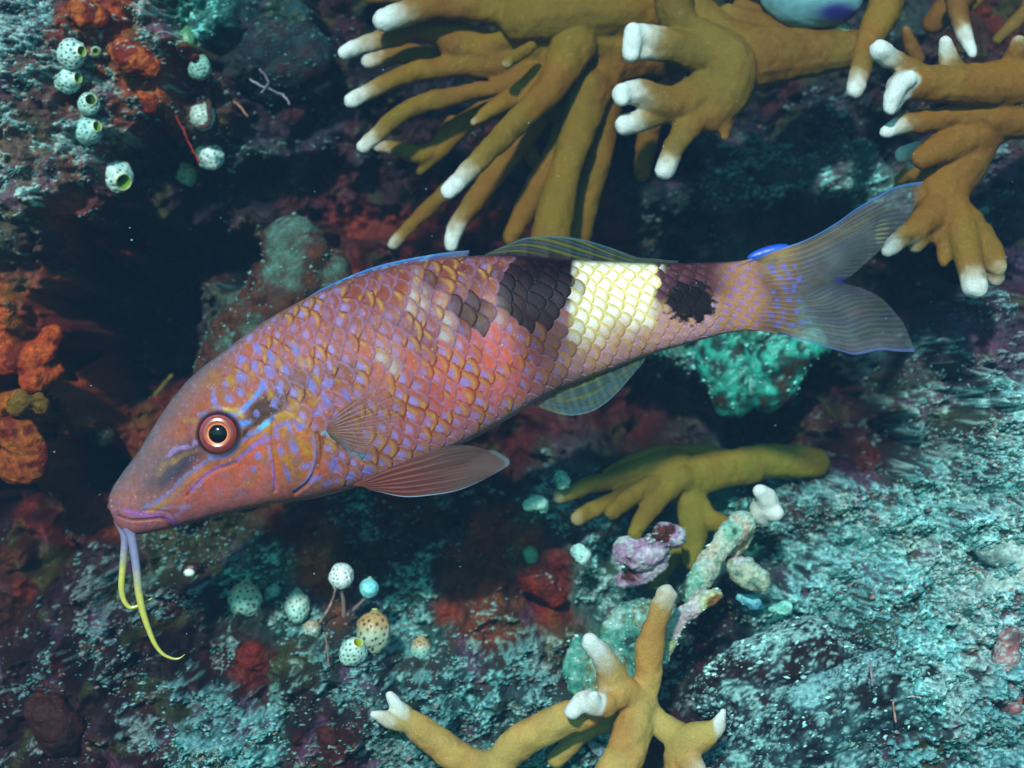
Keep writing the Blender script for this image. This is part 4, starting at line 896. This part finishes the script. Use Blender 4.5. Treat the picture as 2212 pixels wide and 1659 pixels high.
# eye socket and bulge
EX, EY = 471.0, 937.0
de = np.hypot(px-EX, py-EY)
near = (yf < 0)
hgt += 7*np.exp(-((de-52)/16)**2) - 22*(1-smooth(28, 46, de))
c = mixc(c, (1-smooth(44, 56, np.hypot(px-EX-4, py-EY-1)))*.9, hexc('1c1420'))
hgt -= grv
hgt += 2.2*(f1-.5)*hd - 1.0*(f2-.5)*hd
hgt += stroke(px, py, A([(560,1255),(640,1225),(720,1230)]), 12)*1.5
# nostril
c = mixc(c, blob(*view('A', 640, 700)[:2], 3.5, 3, 0, .6)*.0, hexc('201010'))
Vb = np.stack([X0, Y0, Z0], 1)
fc = grid_faces(NT, NF+NB, True)
vn = vert_normals(Vb, fc)
ctr = np.stack([(to_px(tf, cq)[0]-1106)*S, np.zeros(n_), (829.5-to_px(tf, cq)[1])*S], 1)
sg = np.sign(((Vb-ctr)*vn).sum(1)); vn *= sg[:, None]
Vb = Vb + vn*(hgt*S)[:, None]
fish = empty('goatfish', tuple(W(900, 850, 0)), 'orange and violet scaled goatfish with black and white saddles swimming head down to the left', 'fish')
if np.mean(sg) < 0: fc = fc[:, ::-1]
endv = len(Vb); capi = np.arange(NF+NB)
body = mesh_obj('body', rel(Vb, fish), fc, M_FISH, fish, cols=c)
def surf_y(qx, qy):
    """depth of the near flank under a photo position"""
    d = -.01
    for _ in range(12):
        k = (D+d)/D; bx, by = (qx-1106)*k+1106, 829.5-(829.5-qy)*k; t, n = to_tn(bx, by)
        cc2, h2 = prof(np.array([t])); w2 = width(np.array([t])); v = min(1, abs((n-cc2[0])/h2[0])); d = -float(w2[0])*(1-v*v)**.43*S
    return d
# eyes (near and far)
def eye(mirror):
    yb = surf_y(EX, EY); ctr_ = W(EX, EY, yb)
    e = bpy.data.objects.new('eye', None)
    nr, na = 40, 72; r = np.linspace(0, 1, nr); a = np.linspace(0, 2*math.pi, na, endpoint=False); R_, A_ = np.meshgrid(r, a, indexing='ij')
    rr = R_.ravel(); aa = A_.ravel(); rad = 44.0
    hh = np.interp(rr, [0, .40, .46, .50, .62, .78, .90, 1.0], [8, 8, 9, 10, 11.5, 9.5, 3, -16])
    sgn = -1 if not mirror else 1
    V = np.stack([rad*rr*np.cos(aa)*.98, sgn*(hh-2), rad*rr*np.sin(aa)*1.0], 1)*S
    cm = np.repeat(hexc('ac4a34')[None], len(rr), 0)
    cm = mixc(cm, (1-smooth(.48, .57, rr))*smooth(.42, .46, rr), hexc('f08a50'))
    cm = mixc(cm, (1-smooth(.455, .49, rr))*smooth(.43, .45, rr), hexc('f0a868'))
    cm = mixc(cm, smooth(.60, .70, rr)*(1-smooth(.74, .86, rr)), hexc('7a3230'))
    cm = mixc(cm, smooth(.84, .93, rr)*(.5+.5*np.cos(aa-2.4)), hexc('9a5a9c'))
    cm = mixc(cm, smooth(.84, .95, rr)*(.5-.5*np.cos(aa-2.4)), hexc('a84c38'))
    cm = cm*(.8+.4*fbm(np.cos(aa)*rr*6, np.sin(aa)*rr*6, seed=3, oct=3))[:, None]
    base_ = ctr_ if not mirror else np.array([ctr_[0]*D/(D+yb), -yb, ctr_[2]*D/(D+yb)])
    eo = mesh_obj('eye', V + base_ - np.array(fish.location), grid_faces(nr, na, True), M_EYE, fish, cols=cm)
    if mirror is None: pass
    V2, f2_ = ell((20.5*S, 8*S, 20.0*S), (0, 0, 0), 24, 40)
    mesh_obj('pupil', V2 + base_ - np.array(fish.location) + np.array([1*S, sgn*5*S, 0]), f2_, M_PUPIL, eo, cols=np.repeat(hexc('0c0a12')[None], len(V2), 0))
eye(False); eye(True)
# fins: Coons patches with raised rays
def fin(name, base, outer, s0, s1, nray, colf, y0, y1, thick=1.3, parent=fish, nu=None, nv=60, mirror=False, ray_amp=.8, branch=True):
    nu = nu or nray*8
    c0, c1 = catmull(base, nu), catmull(outer, nu); d0, d1 = catmull(s0, nv), catmull(s1, nv)
    c0[0], c0[-1] = d0[0], d1[0]; c1[0], c1[-1] = d0[-1], d1[-1]
    uu = np.linspace(0, 1, nu)[:, None]; vv = np.linspace(0, 1, nv)[None, :]
    P = []
    for k in (0, 1):
        L1 = (1-vv)*c0[:, k][:, None] + vv*c1[:, k][:, None]; L2 = (1-uu)*d0[:, k][None] + uu*d1[:, k][None]
        Bq = (1-uu)*(1-vv)*d0[0, k] + (1-uu)*vv*d0[-1, k] + uu*(1-vv)*d1[0, k] + uu*vv*d1[-1, k]; P.append(L1+L2-Bq)
    U_, V_ = np.broadcast_to(uu, (nu, nv)), np.broadcast_to(vv, (nu, nv))
    ray = np.abs(np.cos(math.pi*U_*nray))**6
    if branch: ray = np.maximum(ray*(1-.4*V_), np.abs(np.cos(math.pi*U_*nray*2))**4*smooth(.35, .7, V_)*.8)
    th = thick*(1-.75*V_)*(0.45+ray_amp*ray)
    if name == 'caudal_fin': th = th + 44*smooth(1760, 1640, P[0])*np.sqrt(np.clip(1-(2*U_-1)**2, 0, 1))
    yb = y0(U_, V_) if callable(y0) else y0 + (y1-y0)*V_
    colr, al = colf(U_, V_, P[0], P[1], ray)
    allV, allC, allA = [], [], []
    for sd in (-1, 1):
        yy = (yb + sd*th)*(-1 if mirror else 1)
        k = (D + np.minimum(yb, 0)*S)/D
        allV.append(np.stack([(P[0]-1106)*k*S, yy*S, (829.5-P[1])*k*S], -1).reshape(-1, 3)); allC.append(colr.reshape(-1, 3)); allA.append(1-np.sqrt(np.clip(1-al.ravel(), 0, 1)))
    f = grid_faces(nu, nv); n1_ = nu*nv
    faces = np.vstack([f, f[:, ::-1]+n1_])
    return mesh_obj(name, rel(np.vstack(allV), parent), faces, M_FIN, parent, cols=np.vstack(allC), alpha=np.hstack(allA))
def full(U_, h): return np.broadcast_to(hexc(h), U_.shape+(3,)).copy()
# tail
def ctail(U_, V_, PX, PY, ray):
    nse = fbm(PX/30., PY/30., seed=5, oct=3)
    c_ = full(U_, '586a74'); c_ = mixc(c_, ray*.5, hexc('8a8c86')); c_ = mixc(c_, smooth(1790, 1690, PX + 60*(nse-.5) - 25*(ray-.5))*.92, hexc('8c6648'))
    c_ = mixc(c_, (np.exp(-((U_-.10)/.06)**2)+.5*np.exp(-((U_-.96)/.03)**2))*smooth(1, .5, V_)*.7, hexc('8c7c44'))
    c_ = mixc(c_, smooth(.45, .62, fbm(U_*40, V_*5, seed=9, oct=2))*.2, hexc('7a8448'))
    c_ = mixc(c_, smooth(.5, .66, fbm(U_*34+7, V_*4, seed=19, oct=2))*.35, hexc('7a6c8c'))
    sp = np.zeros(U_.shape)
    ji = np.random.default_rng(2)
    for (a, b_) in [(1664+27*i+ji.uniform(-5, 5)+(13 if j % 2 else 0), 580+25*j+ji.uniform(-5, 5)-.18*23*i) for i in range(4) for j in range(6)] + [(1665,590),(1690,620),(1675,662),(1700,648),(1712,628),(1690,690),(1720,672),(1710,702),(1740,668),(1745,694),(1640,600),(1700,590),(1725,605)]:
        sp = np.maximum(sp, (1-smooth(.6, 1.3, np.hypot((PX-a)/(5.5+4*((a*7.3) % 1)), (PY-b_)/(4.5+3*((b_*3.7) % 1)))))*(1-smooth(1720, 1765, PX)))
    c_ = mixc(c_, sp*.95, hexc('6c6cb4'))
    c_ = mixc(c_, (1-smooth(.006, .016, U_))*.9, hexc('3a80d0')); c_ = mixc(c_, smooth(.982, .992, U_)*.7, hexc('5a70c0'))
    c_ = mixc(c_, (1-smooth(.5, 1.2, np.hypot((PX-1825)/28, (PY-606)/9)))*.9, hexc('2a34b0'))
    wp = np.exp(-((PX-1905)/14)**2)*smooth(500, 530, PY)*smooth(460, 480, PY)
    c_ = mixc(c_, (1-smooth(.6, 1.2, np.hypot((PX-1905-(PY-510)*-.1)/15, (PY-503)/30)))*ray, hexc('c8cc9c'))
    al = .46 + .34*ray + .14*nse; al = np.maximum(al, smooth(1800, 1700, PX-20*(ray-.5)))*smooth(1612, 1672, PX+50*(nse-.5)); al = al*(1-.50*smooth(.55, 1, V_)); al = np.maximum(al, (1-smooth(.006, .018, U_))*.9); al = np.maximum(al, smooth(.975, .99, U_)*.7); al = np.maximum(al, sp*smooth(1640, 1665, PX))
    return c_*(.55+.4*nse+.2*smooth(.6, .3, V_))[..., None], al
fin('caudal_fin', [(1590,575),(1594,640),(1590,705)],
    [(1993,392),(1973,454),(1924,521),(1894,548),(1845,591),(1822,609),(1865,623),(1909,647),(1950,693),(1967,728),(1979,760)],
    [(1590,575),(1647,552),(1688,536),(1728,523),(1763,507),(1807,481),(1851,450),(1894,425),(1938,402),(1993,392)],
    [(1590,705),(1640,712),(1691,722),(1734,734),(1778,747),(1822,760),(1852,766),(1903,756),(1940,759),(1979,760)],
    19, ctail, lambda U_, V_: 6*np.sin(V_*2.0)+(U_-.5)*10*V_, 0, thick=1.8, nu=260, nv=110)
# anal fin
def canal(U_, V_, PX, PY, ray):
    c_ = full(U_, '4a6e6c'); c_ = mixc(c_, smooth(.5, .64, fbm(U_*3+V_*7, V_*13-U_*6, seed=4, oct=2))*.75, hexc('8c9430'))
    c_ = mixc(c_, ray*.35, hexc('8aa0a0')); c_ = mixc(c_, smooth(.62, .7, fbm(U_*5, V_*11-U_*6, seed=44, oct=2))*.7, hexc('4888a0')); c_ = mixc(c_, smooth(.955, .98, V_)*.8, hexc('7ab8c0')); c_ = mixc(c_, smooth(.25, 0, V_)*.6, hexc('a88868'))
    return c_*.65, .62+.22*ray-.15*V_
fin('anal_fin', [(1150,868),(1220,835),(1300,800),(1398,764)], [(1156,876),(1180,885),(1212,895),(1244,897),(1280,888),(1314,866),(1344,836),(1367,809),(1387,786),(1398,768)],
    [(1150,868),(1156,876)], [(1398,764),(1398,768)], 9, canal, -6, -3, nv=40, thick=1.6)
# pelvic fins
def cpel(U_, V_, PX, PY, ray):
    c_ = full(U_, '7a342c'); c_ = mixc(c_, smooth(.25, .85, V_+.2*(fbm(U_*6, V_*4, seed=3)-.5)), hexc('5c5654')); c_ = mixc(c_, ray*.5, hexc('b47464')); c_ = mixc(c_, smooth(.45, .6, fbm(U_*26, V_*3, seed=71))*.4, hexc('4c2a28')); c_ = mixc(c_, smooth(.962, .985, U_)*.9, hexc('8aa8c4')); c_ = mixc(c_, smooth(.12, .0, U_)*smooth(.8, .2, V_)*.6, hexc('b06450'))
    c_ = mixc(c_, smooth(.96, .99, V_)*.8, hexc('7ea0b8'))
    return c_*.62, .90-.38*smooth(.35, 1, V_)+.12*ray
for mir in (False, True):
    fin('pelvic_fin', [(760,1048),(785,1052),(800,1058)], [(1060,974),(1082,986),(1101,1001),(1084,1014),(1060,1028)],
        [(760,1048),(830,1010),(900,985),(960,966),(1010,962),(1060,974)], [(800,1058),(870,1073),(930,1070),(980,1062),(1020,1048),(1060,1028)], 7, cpel, -50, -62, nv=80, mirror=mir, thick=1.5)
# pectoral fins
def cpec(U_, V_, PX, PY, ray):
    c_ = full(U_, '8a5a44'); c_ = mixc(c_, ray*.8, hexc('e8c0a8')); c_ = mixc(c_, smooth(.55, 1., U_)*smooth(.9, .1, V_)*.75, hexc('5c4434')); c_ = mixc(c_, smooth(.18, 0, V_)*.6, hexc('504048')); c_ = mixc(c_, (1-smooth(.0, .04, U_))*.8, hexc('a8887c'))
    return c_*.62, np.clip(.36-.34*smooth(.1, .9, V_)+.46*ray*(1-.4*V_)+.36*smooth(.5, 1, U_)*(1-V_), 0, 1)
for mir in (False, True):
    fin('pectoral_fin', [(700,918),(704,930),(712,942)], [(824,811),(848,838),(866,880),(858,925),(836,955),(800,978)],
        [(700,918),(740,880),(785,842),(824,811)], [(712,942),(745,962),(775,975),(800,978)], 11, cpec, lambda U_, V_: -104-22*np.sin(V_*1.6)-8*U_, 0, nv=60, mirror=mir, thick=2.0)
# folded first dorsal fin
def cd1(U_, V_, PX, PY, ray):
    c_ = full(U_, '8c4a40'); c_ = mixc(c_, smooth(.35, .6, V_), hexc('4a50a0')); c_ = mixc(c_, smooth(.60, .85, V_), hexc('3a88d8')); c_ = mixc(c_, smooth(.55, .65, fbm(U_*30, V_*3, seed=3))*.5, hexc('74b8d8'))
    c_ = mixc(c_, smooth(.7, 1, U_)*.7, hexc('50607a'))
    return c_*.7, .97-.15*(1-V_)
fin('first_dorsal_fin', [(668,645),(756,607),(814,590),(872,576),(945,566),(1010,556)], [(668,640),(700,622),(756,596),(814,575),(872,561),(945,548),(985,543),(1014,541)],
    [(668,645),(668,640)], [(1010,556),(1014,541)], 5, cd1, -6, -3, nu=150, nv=24, branch=False, thick=4)
def cd2(U_, V_, PX, PY, ray):
    c_ = full(U_, '1c141e'); st = np.sin((V_*8 + U_*14 + .6*fbm(U_*6, V_*2, seed=2))*2.2+1.5)
    c_ = mixc(c_, smooth(.2, .8, st)*smooth(.22, .5, V_+.5*U_)*.9, hexc('7c8c1c')); c_ = mixc(c_, smooth(.3, .9, -st)*smooth(.3, .6, V_+.4*U_)*.7, hexc('2c7488'))
    c_ = mixc(c_, smooth(.90, .96, V_)*.8, hexc('5a98b0')); c_ = mixc(c_, ray*.2*(1-V_), hexc('70403c'))
    return c_*.40, .93-.10*V_+.05*ray
fin('second_dorsal_fin', [(1044,556),(1120,556),(1220,563),(1320,569),(1400,571),(1462,570)], [(1048,549),(1093,530),(1131,515),(1175,510),(1221,512),(1262,518),(1306,531),(1349,546),(1378,556),(1420,560),(1466,564)],
    [(1044,556),(1048,549)], [(1462,570),(1466,564)], 9, cd2, -5, -2, nu=160, nv=40, branch=False, thick=2.5)
# barbels
def barbel(pts, ydep, ):
    P = catmull(np.array(pts, float), 60); seg = 16; rings = []; n = len(P)
    tng = np.gradient(P[:, :2], axis=0); tng /= np.linalg.norm(tng, axis=1, keepdims=True); nr = np.stack([-tng[:, 1], tng[:, 0]], 1)
    a = np.linspace(0, 2*math.pi, seg, endpoint=False); V = []
    for i in range(n):
        r = P[i, 2]
        for q in a:
            V.append([(P[i, 0]+nr[i, 0]*r*math.cos(q)-1106)*S, (ydep + r*math.sin(q))*S, (829.5-P[i, 1]-nr[i, 1]*r*math.cos(q))*S])
    V = np.array(V); s_ = np.repeat(np.linspace(0, 1, n), seg); fn = fbm(V[:, 0]*900, V[:, 1]*900, V[:, 2]*900, seed=3)
    cb = mixc(np.repeat(hexc('7c7ca0')[None], len(V), 0), smooth(.22, .48, s_+(fn-.5)*.2), hexc('b4b450')); cb = mixc(cb, smooth(.85, 1, s_)*.6, hexc('8cb048'))
    cb = cb*(.8+.4*fn)[:, None]
    mesh_obj('barbel', rel(V, fish), grid_faces(n, seg, True), M_EYE, fish, cols=cb)
barbel([(280,1138,15),(287,1160,10.5),(294,1198,9.5),(299,1238,9),(303,1278,8.5),(311,1318,7.5),(324,1358,6.2),(338,1390,5),(355,1411,3.8),(378,1421,2.8),(392,1419,1.8),(402,1411,.7)], -14)
barbel([(256,1122,15),(266,1160,9.5),(264,1204,8.2),(261,1238,7.6),(259,1271,7),(264,1298,6),(277,1314,4.8),(294,1311,3.6),(314,1300,2),(326,1294,.7)], 16)
# bright blue small fish back just above the tail stalk
r_ = empty('small_blue_fish', tuple(W(1660, 545, .03)), 'sliver of a small bright blue fish behind the tail base', 'fish')
V, f = ell((50*S, 11*S, 14*S), (0, 0, 0), 24, 40); V = V*np.array([1, 1, 1]); a_ = .28; V = np.stack([V[:, 0]*math.cos(a_)-V[:, 2]*math.sin(a_), V[:, 1], V[:, 0]*math.sin(a_)+V[:, 2]*math.cos(a_)], 1)
mesh_obj('body', V, f, M_SQ, r_, cols=np.repeat(hexc('0f4cc0')[None], len(V), 0))
tv = np.array([[48,0,10],[78,0,26],[70,0,10],[76,0,-2],[48,2,6],[48,-2,6]], float)*S
mesh_obj('tail', tv, [[0,1,2,4],[0,5,2,1],[4,2,3,3],[5,3,2,2]], M_EYE, r_, cols=np.repeat(hexc('0f4cc0')[None], 6, 0), smooth_=False)
# drifting particles
r = np.random.default_rng(3); m = 110
bv = np.array([[1,0,0],[-1,0,0],[0,1,0],[0,-1,0],[0,0,1],[0,0,-1]], float); bf = np.array([[0,2,4],[2,1,4],[1,3,4],[3,0,4],[2,0,5],[1,2,5],[3,1,5],[0,3,5]])
PV, PF = [], []
for i in range(m):
    p = W(r.uniform(0, 2212), r.uniform(0, 1659), r.uniform(-.10, .06)); s = r.uniform(.00009, .00026)
    PV.append(bv*s*r.uniform(.6, 1.3, (6, 1)) + p); PF.append(bf+6*i)
tag(mesh_obj('drifting_particles', np.vstack(PV), np.vstack(PF), M_CHIP, cols=np.repeat(hexc('b8d8d4')[None], 6*m, 0)), 'tiny pale particles drifting in the water', kind='stuff')

# ------------------------------------------------------------------ sea water haze
hv = np.array([[sx, sy, sz] for sx in (-1.2, 1.2) for sy in (-1.0, 0.9) for sz in (-1.0, 1.0)])
hf = [[0,1,3,2],[4,6,7,5],[0,4,5,1],[2,3,7,6],[0,2,6,4],[1,5,7,3]]
mh = bpy.data.materials.new('haze'); mh.use_nodes = True; tnh = mh.node_tree; tnh.nodes.clear()
oh = tnh.nodes.new('ShaderNodeOutputMaterial'); ph_ = tnh.nodes.new('ShaderNodeVolumePrincipled')
ph_.inputs['Color'].default_value = (0.24, 0.55, 1.0, 1); ph_.inputs['Density'].default_value = 0.078; ph_.inputs['Anisotropy'].default_value = 0.0
tnh.links.new(ph_.outputs[0], oh.inputs['Volume'])
tag(mesh_obj('haze', hv, hf, mh, smooth_=False), 'thin blue haze of sea water between the camera and the reef', kind='stuff')
